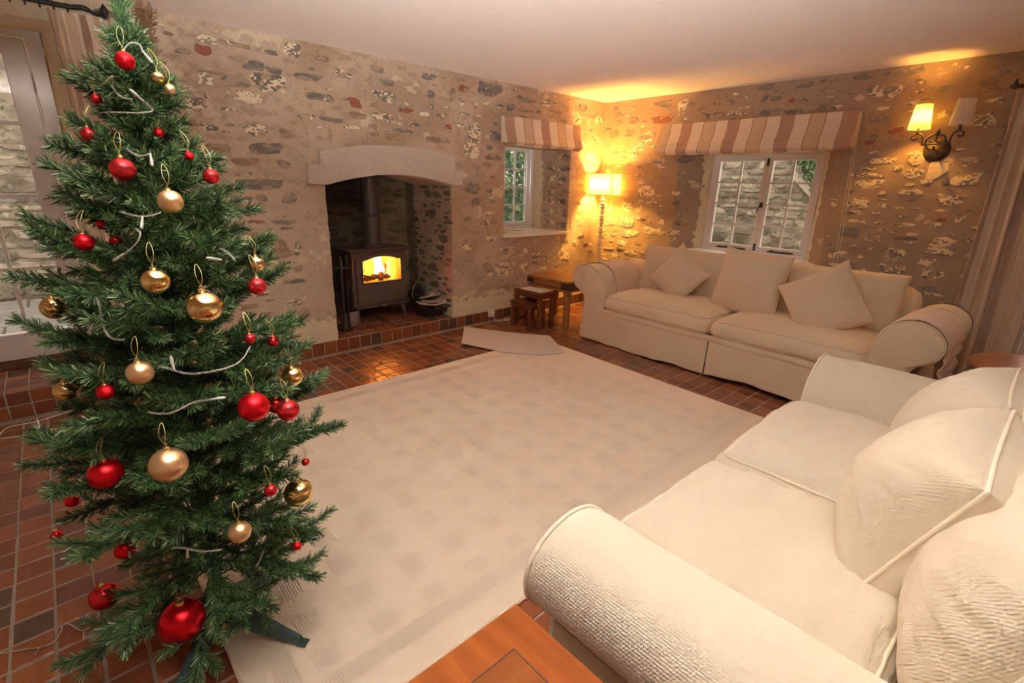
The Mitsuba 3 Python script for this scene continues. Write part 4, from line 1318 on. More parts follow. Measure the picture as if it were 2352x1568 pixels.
# the loveseat in the foreground
k = thing('loveseat', 'cream covered two seat sofa in the foreground facing the fireplace', 'sofa')
LS = 1.535
love = Sofa(k, 2.57, 0.672, PI, 'cream_cotton', 'piping_cotton')
love.add('base', move(rbox(LS + 0.44, 0.86, 0.20, 0.03, 8)[:2], None, (LS / 2, 0.46, 0.19)))
love.arms(ARM_SMALL, LS, 0.98, 0.0)
v, f, _ = rbox(LS + 0.10, 0.26, 0.62, 0.11, 20)
love.add('back', (v + np.array([LS / 2, 0.98, 0.42]) + np.stack([0 * v[:, 2], 0.15 * v[:, 2], 0 * v[:, 2]], 1), f))
love.seats([(0.0, 0.83), (0.835, LS)], -0.045, 0.66, 0.372, 0.165, 0.035, 21, n=64, wr=0.026)
for (a, b), sd in (((0.02, 0.80), 1), ((0.82, LS - 0.02), 2)):
    v, f, ring = pillow_mesh(b - a, 0.46, 0.34, 80 + sd, n=64, pinch=0.02, wr=0.026, expo=0.36)
    Mx = rotx(-0.30)
    at = ((a + b) / 2, 0.795, 0.605)
    c = love.add('back_cushion', move((v, f), Mx, at))
    love.add('piping', move(tube(ring, 0.0055, 7, True), Mx, at), 'piping_cotton', parent=c)
love.skirt(-0.25, 0.83, 0.002, 0.275, 8)
love.skirt(0.84, LS + 0.25, 0.002, 0.275, 9)
love.skirt(0.0, 0.96, 0, 0.33, 10, side=(-0.25, -1))
love.skirt(0.0, 0.96, 0, 0.33, 12, side=(LS + 0.25, 1))
# its two scatter cushions
pillow('scatter_cushion', 'plump cream cushion lying forward against the near back of the loveseat', 'cushion', 0.58, 0.455, 0.40, (1.64, 0.062, 0.625), PI, 0.40, 0.02, 'cream_cotton', 'piping_cotton', 91, n=72, pinch=0.05, wr=0.028, expo=0.40)
pillow('scatter_cushion', 'plump cream cushion with an open seam at the far end of the loveseat', 'cushion', 0.56, 0.49, 0.38, (2.27, 0.075, 0.592), PI, 0.38, -0.02, 'cream_cotton', 'piping_cotton', 92, n=72, pinch=0.05, wr=0.028, expo=0.40)

# ------------------------------------------------------------------ tables
et = thing('end_table', 'polished yew end table with inlaid top beside the near arm of the loveseat', 'table')
TX0, TX1, TY0, TY1, TZ = 0.06, 0.572, 0.075, 0.587, 0.585
part(et, 'top', box(TX0 + 0.075, TX1 - 0.075, TY0 + 0.075, TY1 - 0.075, TZ - 0.024, TZ, 0.001), 'yew_wood')
fr = [((TX0, TY1), (TX1, TY1), (TX1 - 0.0762, TY1 - 0.0762), (TX0 + 0.0762, TY1 - 0.0762)), ((TX1, TY0), (TX0, TY0), (TX0 + 0.0762, TY0 + 0.0762), (TX1 - 0.0762, TY0 + 0.0762))]
for q in fr:
    part(et, 'border', hull([(x, y, z) for x, y in q for z in (TZ - 0.026, TZ - 0.003)] + [(x + (0.32 - x) * 0.012, y + (0.33 - y) * 0.012, TZ) for x, y in q]), 'yew_dark')
fr = [((TX1, TY1), (TX1, TY0), (TX1 - 0.0762, TY0 + 0.0762), (TX1 - 0.0762, TY1 - 0.0762)), ((TX0, TY0), (TX0, TY1), (TX0 + 0.0762, TY1 - 0.0762), (TX0 + 0.0762, TY0 + 0.0762))]
for q in fr:
    part(et, 'border', hull([(x, y, z) for x, y in q for z in (TZ - 0.026, TZ - 0.003)] + [(x + (0.32 - x) * 0.012, y + (0.33 - y) * 0.012, TZ) for x, y in q]), 'yew_dark')
i_ = 0.0762
part(et, 'inlay', cat(box(TX0 + i_, TX1 - i_, TY1 - i_ - 0.0018, TY1 - i_ + 0.0006, TZ - 0.004, TZ + 0.0004, 0.0001), box(TX0 + i_, TX1 - i_, TY0 + i_ - 0.0006, TY0 + i_ + 0.0018, TZ - 0.004, TZ + 0.0004, 0.0001),
                      box(TX1 - i_ - 0.0018, TX1 - i_ + 0.0006, TY0 + i_, TY1 - i_, TZ - 0.004, TZ + 0.0004, 0.0001), box(TX0 + i_ - 0.0006, TX0 + i_ + 0.0018, TY0 + i_, TY1 - i_, TZ - 0.004, TZ + 0.0004, 0.0001)), 'inlay_line', label='thin dark inlay line')
part(et, 'apron', cat(box(TX0 + 0.03, TX1 - 0.03, TY0 + 0.03, TY0 + 0.05, TZ - 0.11, TZ - 0.027), box(TX0 + 0.03, TX1 - 0.03, TY1 - 0.05, TY1 - 0.03, TZ - 0.11, TZ - 0.027), box(TX0 + 0.03, TX0 + 0.05, TY0 + 0.04, TY1 - 0.04, TZ - 0.11, TZ - 0.027), box(TX1 - 0.05, TX1 - 0.03, TY0 + 0.04, TY1 - 0.04, TZ - 0.11, TZ - 0.027)), 'yew_dark')
for x in (TX0 + 0.045, TX1 - 0.045):
    for y in (TY0 + 0.045, TY1 - 0.045):
        part(et, 'leg', hull([(x + a * r, y + b * r, z) for (r, z) in ((0.012, 0.0), (0.019, 0.30), (0.02, TZ - 0.027)) for a in (-1, 1) for b in (-1, 1)]), 'yew_dark')

# round table at the right edge
rt_ = thing('round_table', 'round brown wooden table by the curtain at the right edge', 'table')
part(rt_, 'top', lathe([(0, 0.468), (0.33, 0.468), (0.365, 0.474), (0.382, 0.486), (0.378, 0.498), (0.355, 0.503), (0.352, 0.501), (0, 0.501)], 72, (3.93, -0.175, 0)), 'round_wood', 40)
part(rt_, 'pedestal', lathe([(0.0, 0.03), (0.05, 0.03), (0.045, 0.10), (0.03, 0.16), (0.035, 0.25), (0.055, 0.30), (0.03, 0.36), (0.05, 0.44), (0.10, 0.468), (0, 0.468)], 32, (3.93, -0.175, 0)), 'round_wood', 40)
for q in range(3):
    a = q * 2 * PI / 3 + 0.4
    part(rt_, 'leg', tube(np.array([3.93, -0.175, 0]) + np.array([[math.cos(a) * r, math.sin(a) * r, z] for r, z in ((0.02, 0.10), (0.10, 0.10), (0.20, 0.06), (0.28, 0.018))]), [0.026, 0.024, 0.02, 0.018], 10), 'round_wood', True)

# side table by the long sofa, with two nesting stools before it
st = thing('side_table', 'square honey brown side table between the fireplace wall and the long sofa', 'table')
SX0, SX1, SY0, SY1, SZ = 3.735, 4.21, 3.225, 3.825, 0.497
part(st, 'top', cat(box(SX0, SX1, SY0, SY1, SZ - 0.022, SZ, 0.006), box(SX0 + 0.012, SX1 - 0.012, SY0 + 0.012, SY1 - 0.012, SZ - 0.034, SZ - 0.020, 0.004)), 'honey_wood')
part(st, 'apron', cat(box(SX0 + 0.025, SX0 + 0.05, SY0 + 0.03, SY1 - 0.03, SZ - 0.085, SZ - 0.032), box(SX1 - 0.05, SX1 - 0.025, SY0 + 0.03, SY1 - 0.03, SZ - 0.085, SZ - 0.032), box(SX0 + 0.03, SX1 - 0.03, SY0 + 0.025, SY0 + 0.05, SZ - 0.085, SZ - 0.032), box(SX0 + 0.03, SX1 - 0.03, SY1 - 0.05, SY1 - 0.025, SZ - 0.085, SZ - 0.032)), 'honey_wood')
part(st, 'shelf_rail', cat(box(SX0 + 0.01, SX0 + 0.06, SY0 + 0.01, SY1 - 0.01, SZ - 0.115, SZ - 0.09, 0.006), box(SX0 + 0.01, SX1 - 0.01, SY0 + 0.01, SY0 + 0.06, SZ - 0.115, SZ - 0.09, 0.006)), 'honey_wood')
for x in (SX0 + 0.05, SX1 - 0.05):
    for y in (SY0 + 0.05, SY1 - 0.05):
        part(st, 'leg', lathe([(0.0, 0.0), (0.030, 0.0), (0.034, 0.02), (0.036, 0.30), (0.046, 0.345), (0.036, 0.355), (0.048, 0.385), (0.0, 0.385)], 8, (x, y, 0)), 'honey_wood')
        sx, sy = (-1 if x < 4 else 1), (-1 if y < 3.5 else 1)
        part(st, 'corner_strap', cat(box(*sorted((x + sx * 0.052, x + sx * 0.046)), *sorted((y + sy * 0.05, y - sy * 0.05)), SZ - 0.075, SZ - 0.024, 0.002), box(*sorted((x + sx * 0.05, x - sx * 0.05)), *sorted((y + sy * 0.052, y + sy * 0.046)), SZ - 0.075, SZ - 0.024, 0.002)), 'iron', label='black iron corner strap')


def stool(label, x0, x1, y0, y1, z, leg):
    s = thing('nesting_stool', label, 'stool', 'nesting stools before the side table')
    part(s, 'seat', box(x0, x1, y0, y1, z - 0.022, z, 0.004), 'mahogany')
    part(s, 'apron', cat(box(x0 + 0.008, x0 + 0.03, y0 + 0.02, y1 - 0.02, z - 0.062, z - 0.02), box(x1 - 0.03, x1 - 0.008, y0 + 0.02, y1 - 0.02, z - 0.062, z - 0.02), box(x0 + 0.02, x1 - 0.02, y0 + 0.008, y0 + 0.03, z - 0.062, z - 0.02), box(x0 + 0.02, x1 - 0.02, y1 - 0.03, y1 - 0.008, z - 0.062, z - 0.02)), 'mahogany')
    for x in (x0 + leg / 2 + .006, x1 - leg / 2 - .006):
        for y in (y0 + leg / 2 + .006, y1 - leg / 2 - .006):
            part(s, 'leg', box(x - leg / 2, x + leg / 2, y - leg / 2, y + leg / 2, 0, z - 0.02, 0.006), 'mahogany_leg')
    part(s, 'stretcher', box(x0 + .02, x1 - .02, y1 - leg / 2 - .016, y1 - leg / 2 + 0.004, 0.05, 0.078, .003), 'mahogany')
    part(s, 'stretcher', box(x0 + .02, x1 - .02, y0 + leg / 2 - .004, y0 + leg / 2 + 0.016, 0.05, 0.078, .003), 'mahogany')
    return s


s1 = stool('larger dark red wooden nesting stool with a pale paper on top', 3.485, 3.725, 3.375, 3.775, 0.380, 0.044)
s2 = stool('smaller dark red wooden nesting stool tucked under the larger one', 3.395, 3.64, 3.425, 3.722, 0.275, 0.038)
single('paper_sheet', box(3.535, 3.70, 3.425, 3.73, 0.3805, 0.3835, 0.001), 'white_paint', 'pale paper lying on the larger nesting stool', 'paper')
sk = thing('wall_socket', 'white plug in a socket on the skirting right of the fireplace', 'socket')
part(sk, 'plate', box(3.315, 3.405, YF - 0.030, YF - 0.02, 0.045, 0.135, 0.003), 'white_plastic')
part(sk, 'plug', box(3.335, 3.385, YF - 0.060, YF - 0.029, 0.05, 0.105, 0.008), 'white_plastic')
part(sk, 'cable', tube(spline([(3.36, 3.945, 0.06), (3.37, 3.92, 0.012), (3.45, 3.88, 0.006), (3.56, 3.86, 0.006), (3.70, 3.90, 0.006), (3.62, 3.95, 0.006), (3.50, 3.93, 0.006), (3.60, 3.84, 0.006), (3.80, 3.86, 0.006)], 60), 0.0045, 7), 'cable_white', True)
sk2 = thing('wall_socket', 'white adapter low on the wall behind the nesting stools', 'socket')
part(sk2, 'plate', box(4.20, 4.29, YF - 0.03, YF - 0.02, 0.13, 0.22, 0.003), 'white_plastic')
part(sk2, 'adapter', lathe([(0, 0), (0.032, 0), (0.032, 0.02), (0.024, 0.03), (0, 0.03)], 24), 'white_plastic', 40, to_world=T().translate([4.245, YF - 0.03, 0.175]).rotate([1, 0, 0], 90))

# ------------------------------------------------------------------ lamps
fl = thing('floor_lamp', 'lit floor lamp with square cream shade and stacked disc stem in the corner', 'lamp')
LX, LY = 4.925, 3.79
prof = [(0.0, 0.0), (0.12, 0.0), (0.125, 0.012), (0.11, 0.022), (0.05, 0.034), (0.022, 0.05)]
z = 0.06
q = 0
while z < 1.26:
    big_disc = q % 3 == 0
    R_ = 0.048 if big_disc else 0.033
    prof += [(0.019, z), (0.021, z + 0.012), (R_, z + 0.020), (R_, z + 0.026), (0.022, z + 0.033)]
    z += 0.052 if big_disc else 0.046
    q += 1
prof += [(0.018, z), (0.036, z + 0.008), (0.036, z + 0.014), (0.012, z + 0.02), (0.012, z + 0.05), (0, z + 0.05)]
plain('lamp_cream', (0.78, 0.72, 0.55), 0.5, 0.3)
part(fl, 'stem', lathe(prof, 24, (LX, LY, 0)), 'lamp_cream', 30)


def box_shade(hx, hy, h, taper=1.0):
    r = []
    for z_, k in ((0, 1.0), (h, taper)):
        r.append([(-hx * k, -hy * k, z_), (hx * k, -hy * k, z_), (hx * k, hy * k, z_), (-hx * k, hy * k, z_)])
    v = np.array(r[0] + r[1], float)
    f = []
    for i in range(4):
        j = (i + 1) % 4
        f += [[i, j, j + 4], [i, j + 4, i + 4]]
    return v, np.array(f)


SHZ = 1.330
part(fl, 'shade', move(box_shade(0.085, 0.188, 0.242, 0.97), None, (LX, LY, SHZ)), 'shade_cloth')
tr = []
for (hx, hy, z_) in ((0.0855, 0.1885, SHZ + 0.003), (0.083, 0.1825, SHZ + 0.239)):
    tr.append(tube([(LX - hx, LY - hy, z_), (LX + hx, LY - hy, z_), (LX + hx, LY + hy, z_), (LX - hx, LY + hy, z_)], 0.0028, 6, True))
for sx in (-1, 1):
    for sy in (-1, 1):
        tr.append(tube([(LX + sx * 0.0855, LY + sy * 0.1885, SHZ), (LX + sx * 0.083, LY + sy * 0.1825, SHZ + 0.242)], 0.0032, 6))
part(fl, 'shade_trim', cat(*tr), 'lamp_cream')
part(fl, 'gimbal', cat(tube([(LX - 0.083, LY, SHZ + 0.02), (LX + 0.083, LY, SHZ + 0.02)], 0.002, 5), tube([(LX, LY, 1.29), (LX, LY, SHZ + 0.06)], 0.008, 8)), 'brass')
for dy in (-0.085, 0.085):
    bulb = mikit.ply(lathe([(0, -0.034), (0.018, -0.030), (0.03, -0.016), (0.034, 0.0), (0.03, 0.016), (0.018, 0.03), (0, 0.034)], 20, (LX, LY + dy, SHZ + 0.125)), {'type': 'diffuse', 'reflectance': {'type': 'rgb', 'value': [0.8, 0.8, 0.8]}}, True)
    bulb['emitter'] = {'type': 'area', 'radiance': {'type': 'rgb', 'value': [330.0, 155.0, 28.0]}, 'sampling_weight': 3.0}
    scene[number(fl + '__bulb')] = bulb

ws = thing('wall_lamp', 'black wrought iron two arm wall lamp with one shade lit, left of the right curtain', 'lamp')
WLX = 4.965
plate = lathe([(0, 0), (0.085, 0.0), (0.085, 0.006), (0.075, 0.016), (0.05, 0.028), (0.02, 0.034), (0, 0.036)], 28)
part(ws, 'backplate', move(plate, roty(-PI / 2), (XW + 0.004, 0.80, 1.745)), 'iron', 40)
part(ws, 'bracket', cat(tube([(XW - 0.02, 0.80, 1.745), (WLX + 0.02, 0.80, 1.745), (WLX, 0.80, 1.765)], 0.007, 8), tube([(WLX, 0.722, 1.783), (WLX, 0.865, 1.777)], 0.0055, 8)), 'iron', True)
ring_l = [(WLX, 0.79, 1.845), (WLX, 0.812, 1.848), (WLX, 0.842, 1.832), (WLX, 0.856, 1.795), (WLX, 0.842, 1.757), (WLX, 0.81, 1.738), (WLX, 0.785, 1.738), (WLX, 0.752, 1.752), (WLX, 0.738, 1.79), (WLX, 0.746, 1.825), (WLX, 0.768, 1.843), (WLX, 0.79, 1.838), (WLX, 0.80, 1.825)]
part(ws, 'scroll_ring', tube(spline(ring_l, 60), 0.0058, 8), 'iron', True)
part(ws, 'finial', cat(lathe([(0, -0.012), (0.008, -0.005), (0.016, 0.012), (0.011, 0.026), (0, 0.042)], 10, (WLX, 0.797, 1.848)), tube(spline([(WLX, 0.83, 1.80), (WLX, 0.815, 1.792), (WLX, 0.802, 1.80), (WLX, 0.797, 1.83)], 14), 0.005, 7), tube(spline([(WLX, 0.764, 1.80), (WLX, 0.779, 1.792), (WLX, 0.792, 1.80), (WLX, 0.797, 1.83)], 14), 0.005, 7)), 'iron', True)
for arm_pts, cy, zb in (([(0.862, 1.778), (0.873, 1.779), (0.877, 1.81), (0.887, 1.843), (0.917, 1.858), (0.942, 1.845), (0.946, 1.828), (0.932, 1.816), (0.916, 1.823), (0.915, 1.83)], 0.917, 1.888), ([(0.735, 1.782), (0.722, 1.784), (0.716, 1.82), (0.704, 1.85), (0.680, 1.868), (0.655, 1.858), (0.648, 1.842), (0.660, 1.828), (0.674, 1.832), (0.676, 1.84)], 0.679, 1.902)):
    a = part(ws, 'arm', tube(spline([(WLX, y, z) for y, z in arm_pts], 50), 0.0062, 8), 'iron', True)
    part(a, 'candle_cup', lathe([(0, zb - 0.032), (0.008, zb - 0.03), (0.012, zb - 0.02), (0.009, zb - 0.008), (0.013, zb + 0.01), (0.013, zb + 0.05), (0, zb + 0.05)], 14, (WLX, cy, 0)), 'iron', 40)
    lit = cy > 0.8
    sh = part(ws, 'shade', lathe([(0.071, zb), (0.052, zb + 0.172)], 40, (WLX, cy, 0)), 'shade_cloth' if lit else 'shade_white', True, label='lit cream cone shade' if lit else 'unlit white cone shade')
    part(sh, 'rim', cat(tube([(WLX + 0.0712 * math.cos(t), cy + 0.0712 * math.sin(t), zb + 0.001) for t in np.linspace(0, 2 * PI, 41)[:-1]], 0.0016, 6, True), tube([(WLX + 0.0522 * math.cos(t), cy + 0.0522 * math.sin(t), zb + 0.171) for t in np.linspace(0, 2 * PI, 41)[:-1]], 0.0016, 6, True)), 'white_plastic')
    if lit:
        b = mikit.ply(lathe([(0, -0.04), (0.012, -0.034), (0.018, -0.012), (0.013, 0.016), (0, 0.04)], 16, (WLX, cy, zb + 0.085)), {'type': 'diffuse', 'reflectance': {'type': 'rgb', 'value': [0.8, 0.8, 0.8]}}, True)
        b['emitter'] = {'type': 'area', 'radiance': {'type': 'rgb', 'value': [330.0, 140.0, 19.0]}, 'sampling_weight': 4.0}
        scene[ws + '__bulb'] = b

# ------------------------------------------------------------------ blinds and curtains


def blind(key, label, width, bands, start, place, outline, valance):
    """outline: (out from wall, z) of the folded cloth; place(out, along, z) -> world."""
    k = thing(key, label, 'blind', 'striped roman blinds')
    O = spline(outline, 40)
    L = np.linspace(0, width, 90)

    def fn(U, V):
        i = np.clip((V * 39).round().astype(int), 0, 39)
        o = O[i, 0] + 0.006 * fnoise(np.stack([U * 1.0, V * 2, U * 0], -1), 5.0, 17) + 0.004 * np.sin(U * 19) * V
        return place(o, U, O[i, 1] + 0.004 * np.sin(U * 6) * V)
    v, f, uv = grid(fn, L, np.linspace(0, 1, 40))
    uv = np.column_stack([uv[:, 0] / width * bands + start, uv[:, 1]])
    tv, tf, tu = thicken(v, f, uv, 0.006)
    part(k, 'cloth', (tv, tf), 'blind_cloth', True, uv=tu)
    # lower folds behind the front one
    for dz, do in ((0.030, -0.018), (0.022, -0.036)):
        O2 = np.array([(O[-1, 0] + do + 0.012, O[-1, 1] + 0.10), (O[-1, 0] + do + 0.010, O[-1, 1] + 0.03), (O[-1, 0] + do, O[-1, 1] - dz * 0.6), (O[-1, 0] + do - 0.012, O[-1, 1] + 0.02)])
        O3 = spline(O2, 14)

        def fn2(U, V):
            i = np.clip((V * 13).round().astype(int), 0, 13)
            return place(O3[i, 0] + 0.003 * np.sin(U * 13), U, O3[i, 1] + 0.004 * np.sin(U * 8 + 1))
        v, f, uv = grid(fn2, np.linspace(0.004, width - 0.004, 60), np.linspace(0, 1, 14))
        uv = np.column_stack([uv[:, 0] / width * bands + start, uv[:, 1]])
        tv, tf, tu = thicken(v, f, uv, 0.004)
        part(k, 'fold', (tv, tf), 'blind_cloth', True, uv=tu)
    # ends: cloth returning to the wall
    for e in (0.0, width):
        pts = [place(np.array(o), np.array(e), np.array(z)) for o, z in O] + [place(np.array(0.004), np.array(e), np.array(O[-1, 1] + 0.01)), place(np.array(0.004), np.array(e), np.array(O[0, 1]))]
        P = np.array(pts)
        c = P.mean(0)
        v = np.vstack([P, c])
        n = len(P)
        f = np.array([[i, (i + 1) % n, n] for i in range(n)])
        tv, tf, tu = thicken(v, f, np.zeros((n + 1, 2)) + start + 1.5, 0.004)
        part(k, 'return_end', (tv, tf), 'blind_cloth', True, uv=tu)
    return k


right_place = lambda o, a, z: np.stack(np.broadcast_arrays(XW - 0.03 - o, 3.165 - a, z), -1)
b1 = blind('roman_blind', 'wide striped roman blind gathered above the casement window', 1.825, 15, 2.0, right_place, [(0.02, 2.060), (0.05, 2.062), (0.062, 2.02), (0.075, 1.95), (0.115, 1.86), (0.135, 1.81), (0.138, 1.792), (0.128, 1.775)], None)
part(b1, 'cord', cat(tube(spline([(4.99, 1.335, 2.03), (4.985, 1.325, 1.756), (4.99, 1.295, 1.20), (4.995, 1.285, 0.72)], 30), 0.0020, 6), tube(spline([(4.99, 1.315, 2.03), (4.985, 1.305, 1.75), (4.99, 1.272, 1.20), (4.995, 1.262, 0.72)], 30), 0.0020, 6)), 'cable_white')
back_place = lambda o, a, z: np.stack(np.broadcast_arrays(3.455 + a, YF - 0.03 - o, z), -1)
b2 = blind('roman_blind', 'short striped roman blind gathered above the small window', 1.13, 9, 0.0, back_place, [(0.02, 2.062), (0.045, 2.062), (0.055, 2.02), (0.065, 1.95), (0.085, 1.88), (0.10, 1.84), (0.098, 1.825), (0.085, 1.815)], None)
part(b2, 'cord', cat(tube(spline([(4.545, YF - 0.06, 1.86), (4.54, YF - 0.06, 1.45), (4.53, YF - 0.055, 0.85)], 24), 0.0020, 6), tube(spline([(4.565, YF - 0.06, 1.86), (4.56, YF - 0.06, 1.4), (4.53, YF - 0.055, 0.85)], 24), 0.0020, 6)), 'cable_white')


def curtain(key, label, place, w0, w1, z0, z1, folds, amp, lean=0.0):
    """A pinch-pleated curtain: gathered to w0 at the top heading, w1 at the hem; place(along, out, z)."""
    k = thing(key, label, 'curtain', 'long striped curtains')
    zt = (z1 - z0)

    def fn(U, V):
        t = 1 - V                                  # 0 at the top
        g = np.clip(t / 0.09, 0, 1)
        w = w0 + (w1 - w0) * np.clip(t * 1.3, 0, 1)
        ph = U * folds * 2 * PI
        a = amp * (0.55 + 0.45 * g) * (1 + 0.35 * np.sin(3.1 * U * folds + 2 * t))
        pinch = 1 - 0.75 * np.exp(-((t - 0.085) / 0.022) ** 2)
        out = a * pinch * (np.sin(ph + 0.6 * np.sin(2.2 * t)) + 0.25 * np.sin(2 * ph + 1 + t))
        al = U * w + 0.35 * amp * np.cos(ph) * pinch * g + lean * t
        return place(al, 0.06 + out, z1 - t * zt)
    us = np.linspace(0, 1, 30 * folds)
    v, f, uv = grid(fn, us, np.linspace(0, 1, 60))
    uv = np.column_stack([uv[:, 0] * folds * 0.21, uv[:, 1]])
    tv, tf, tu = thicken(v, f, uv, 0.005)
    part(k, 'cloth', (tv, tf), 'curtain_cloth', True, uv=tu)
    v, f, uv = grid(lambda U, V: fn(U, V) + place(np.zeros_like(U), np.full_like(U, -0.008), np.zeros_like(U)) - place(np.zeros_like(U), np.zeros_like(U), np.zeros_like(U)), us[::3], np.linspace(0, 1, 30))
    tv, tf, _ = thicken(v, f, uv, 0.003)
    part(k, 'lining', (tv, tf), 'lining_cloth', True)
    return k


cr = curtain('curtain', 'long striped curtain hanging right of the wall lamp', lambda a, o, z: np.stack(np.broadcast_arrays(4.985 - o, 0.430 - a, z), -1), 0.30, 0.38, 0.02, 2.10, 5, 0.034)
cl = curtain('curtain', 'long striped curtain hanging between the French door and the Christmas tree', lambda a, o, z: np.stack(np.broadcast_arrays(0.195 + a, YF - 0.085 - o, z), -1), 0.25, 0.32, 0.02, 2.245, 5, 0.030)


def rod(key, label, pts, ring_at, axis):
    k = thing(key, label, 'curtain rod', 'black iron curtain rods')
    part(k, 'pole', tube(pts, 0.012, 12), 'iron', True)
    for p in ring_at:
        a = np.linspace(0, 2 * PI, 25)[:-1]
        r = 0.019
        part(k, 'ring', tube([(p[0] + (0 if axis == 'x' else r * math.cos(t)), p[1] + (r * math.cos(t) if axis == 'x' else 0), p[2] - 0.008 + r * math.sin(t)) for t in a], 0.0035, 6, True), 'iron', True)
    return k


k = rod('curtain_rod', 'black iron curtain rod with twisted finial left of the tree', [(-1.3, 3.89, 2.280), (0.30, 3.89, 2.280)], [(0.0 + 0.056 * i, 3.89, 2.280) for i in range(6)], 'x')
part(k, 'finial', cat(tube(spline([(0.30, 3.89, 2.28), (0.36, 3.89, 2.285), (0.40, 3.89, 2.27), (0.43, 3.89, 2.285)], 20), [0.012] * 10 + [0.008] * 10, 8), lathe([(0, -0.03), (0.018, -0.01), (0.02, 0.012), (0.008, 0.03), (0, 0.045)], 12, (0.44, 3.89, 2.285))), 'iron', True)
part(k, 'bracket', cat(box(0.425, 0.455, 3.90, YF + 0.01, 2.245, 2.262, 0.003), box(0.42, 0.46, YF - 0.012, YF + 0.012, 2.19, 2.31, 0.004)), 'iron')
k = rod('curtain_rod', 'black iron curtain rod end at the top right edge', [(4.985, 0.44, 2.130), (4.985, -1.6, 2.130)], [(4.985, 0.40 - 0.06 * i, 2.130) for i in range(6)], 'y')
part(k, 'finial', cat(lathe([(0, -0.02), (0.016, -0.012), (0.02, 0.004), (0.01, 0.02), (0.004, 0.04), (0, 0.048)], 14, (4.985, 0.452, 2.135)), box(4.965, 5.005, 0.44, 0.475, 2.118, 2.142, 0.006)), 'iron', 40)
part(k, 'bracket', box(4.985, XW + 0.01, 0.37, 0.395, 2.118, 2.135, 0.003), 'iron')

# ------------------------------------------------------------------ stove
HZ = 0.112
sv = thing('stove', 'dark iron wood burning stove with a bright fire behind its arched glass', 'stove')
X0, X1, Y0, Y1 = 1.985, 2.565, 4.37, 4.66
shell = mbox(X0, X1, Y0, Y1, HZ + 0.15, 0.795)
gl = [(2.080, 0.495), (2.490, 0.495), (2.490, 0.705)] + [(2.490 - 0.41 * t, 0.705 + 0.042 * math.sin(PI * t)) for t in np.linspace(0.08, 0.92, 9)] + [(2.080, 0.705)]
gc = lambda poly, y0, y1: m3.Manifold.extrude(m3.CrossSection([[[x, z] for x, z in poly]], m3.FillRule.NonZero), y1 - y0).rotate([90, 0, 0]).translate([0, y1, 0])
shell = shell - mbox(X0 + 0.03, X1 - 0.03, Y0 + 0.02, Y1 - 0.03, HZ + 0.20, 0.775) - gc(gl, Y0 - 0.05, Y0 + 0.05)


def man(m):
    m = m.to_mesh()
    return np.array(m.vert_properties[:, :3], float), np.array(m.tri_verts)


part(sv, 'body', man(shell), 'stove_iron')
part(sv, 'top_plate', cat(box(X0 - 0.03, X1 + 0.03, Y0 - 0.035, Y1 + 0.02, 0.795, 0.815, 0.006), box(X0 - 0.015, X1 + 0.015, Y0 - 0.02, Y1 + 0.01, 0.780, 0.797, 0.005)), 'stove_iron')
dpoly = [(2.02, 0.30), (2.535, 0.30), (2.535, 0.735)] + [(2.535 - 0.515 * t, 0.735 + 0.032 * math.sin(PI * t)) for t in np.linspace(0.06, 0.94, 9)] + [(2.02, 0.735)]
dm = gc(dpoly, Y0 - 0.022, Y0 - 0.001) - gc(gl, Y0 - 0.05, Y0 + 0.05)
dr_ = part(sv, 'door', man(dm), 'stove_iron')
rim = np.array([(x, Y0 - 0.024, z) for x, z in gl])
part(dr_, 'glass_rim', tube(rim, 0.007, 8, True), 'stove_iron', True)
gv, gf = extrude(gl, 0.001)
part(dr_, 'glass', (np.array([(x, Y0 - 0.008, z) for x, z in gl]), trimesh.creation.triangulate_polygon(Polygon(gl), engine='earcut')[1] if False else gf[:0] if False else np.array([[0, i, i + 1] for i in range(1, len(gl) - 1)])), 'pane_glass')
part(dr_, 'handle', tube([(2.055, Y0 - 0.030, 0.585), (2.085, Y0 - 0.055, 0.575), (2.18, Y0 - 0.075, 0.548)], [0.008, 0.008, 0.007], 10), 'iron', True)
part(dr_, 'hinge', cat(tube([(2.545, Y0 - 0.014, 0.40), (2.545, Y0 - 0.014, 0.46)], 0.01, 10), tube([(2.545, Y0 - 0.014, 0.62), (2.545, Y0 - 0.014, 0.68)], 0.01, 10)), 'stove_iron', True)
part(sv, 'side_handle', tube([(2.575, Y0 + 0.03, 0.60), (2.605, Y0 + 0.0, 0.57), (2.61, Y0 - 0.03, 0.52)], 0.007, 8), 'iron', True)
part(sv, 'ash_lip', box(X0 + 0.02, X1 - 0.02, Y0 - 0.045, Y0 + 0.01, HZ + 0.145, HZ + 0.163, 0.005), 'stove_iron')
part(sv, 'air_knob', lathe([(0, 0), (0.012, 0), (0.016, 0.012), (0.010, 0.022), (0, 0.024)], 16), 'steel', 40, to_world=T().translate([2.26, Y0 - 0.045, HZ + 0.154]).rotate([1, 0, 0], 90))
for x in (X0 + 0.05, X1 - 0.05):
    for y in (Y0 + 0.03, Y1 - 0.05):
        sx = -1 if x < 2.2 else 1
        part(sv, 'leg', tube([(x, y, HZ + 0.16), (x + sx * 0.012, y - 0.006, HZ + 0.09), (x + sx * 0.02, y - 0.012, HZ + 0.03), (x + sx * 0.035, y - 0.02, HZ + 0.002)], [0.028, 0.022, 0.016, 0.022], 10), 'stove_iron', True)
FX, FY = 2.30, 4.545
fp = part(sv, 'flue_pipe', lathe([(0.098, 0.810), (0.098, 0.835), (0.082, 0.842), (0.079, 0.86), (0.079, 1.72)], 32, (FX, FY, 0)), 'flue_iron', 40, label='dark iron flue pipe')
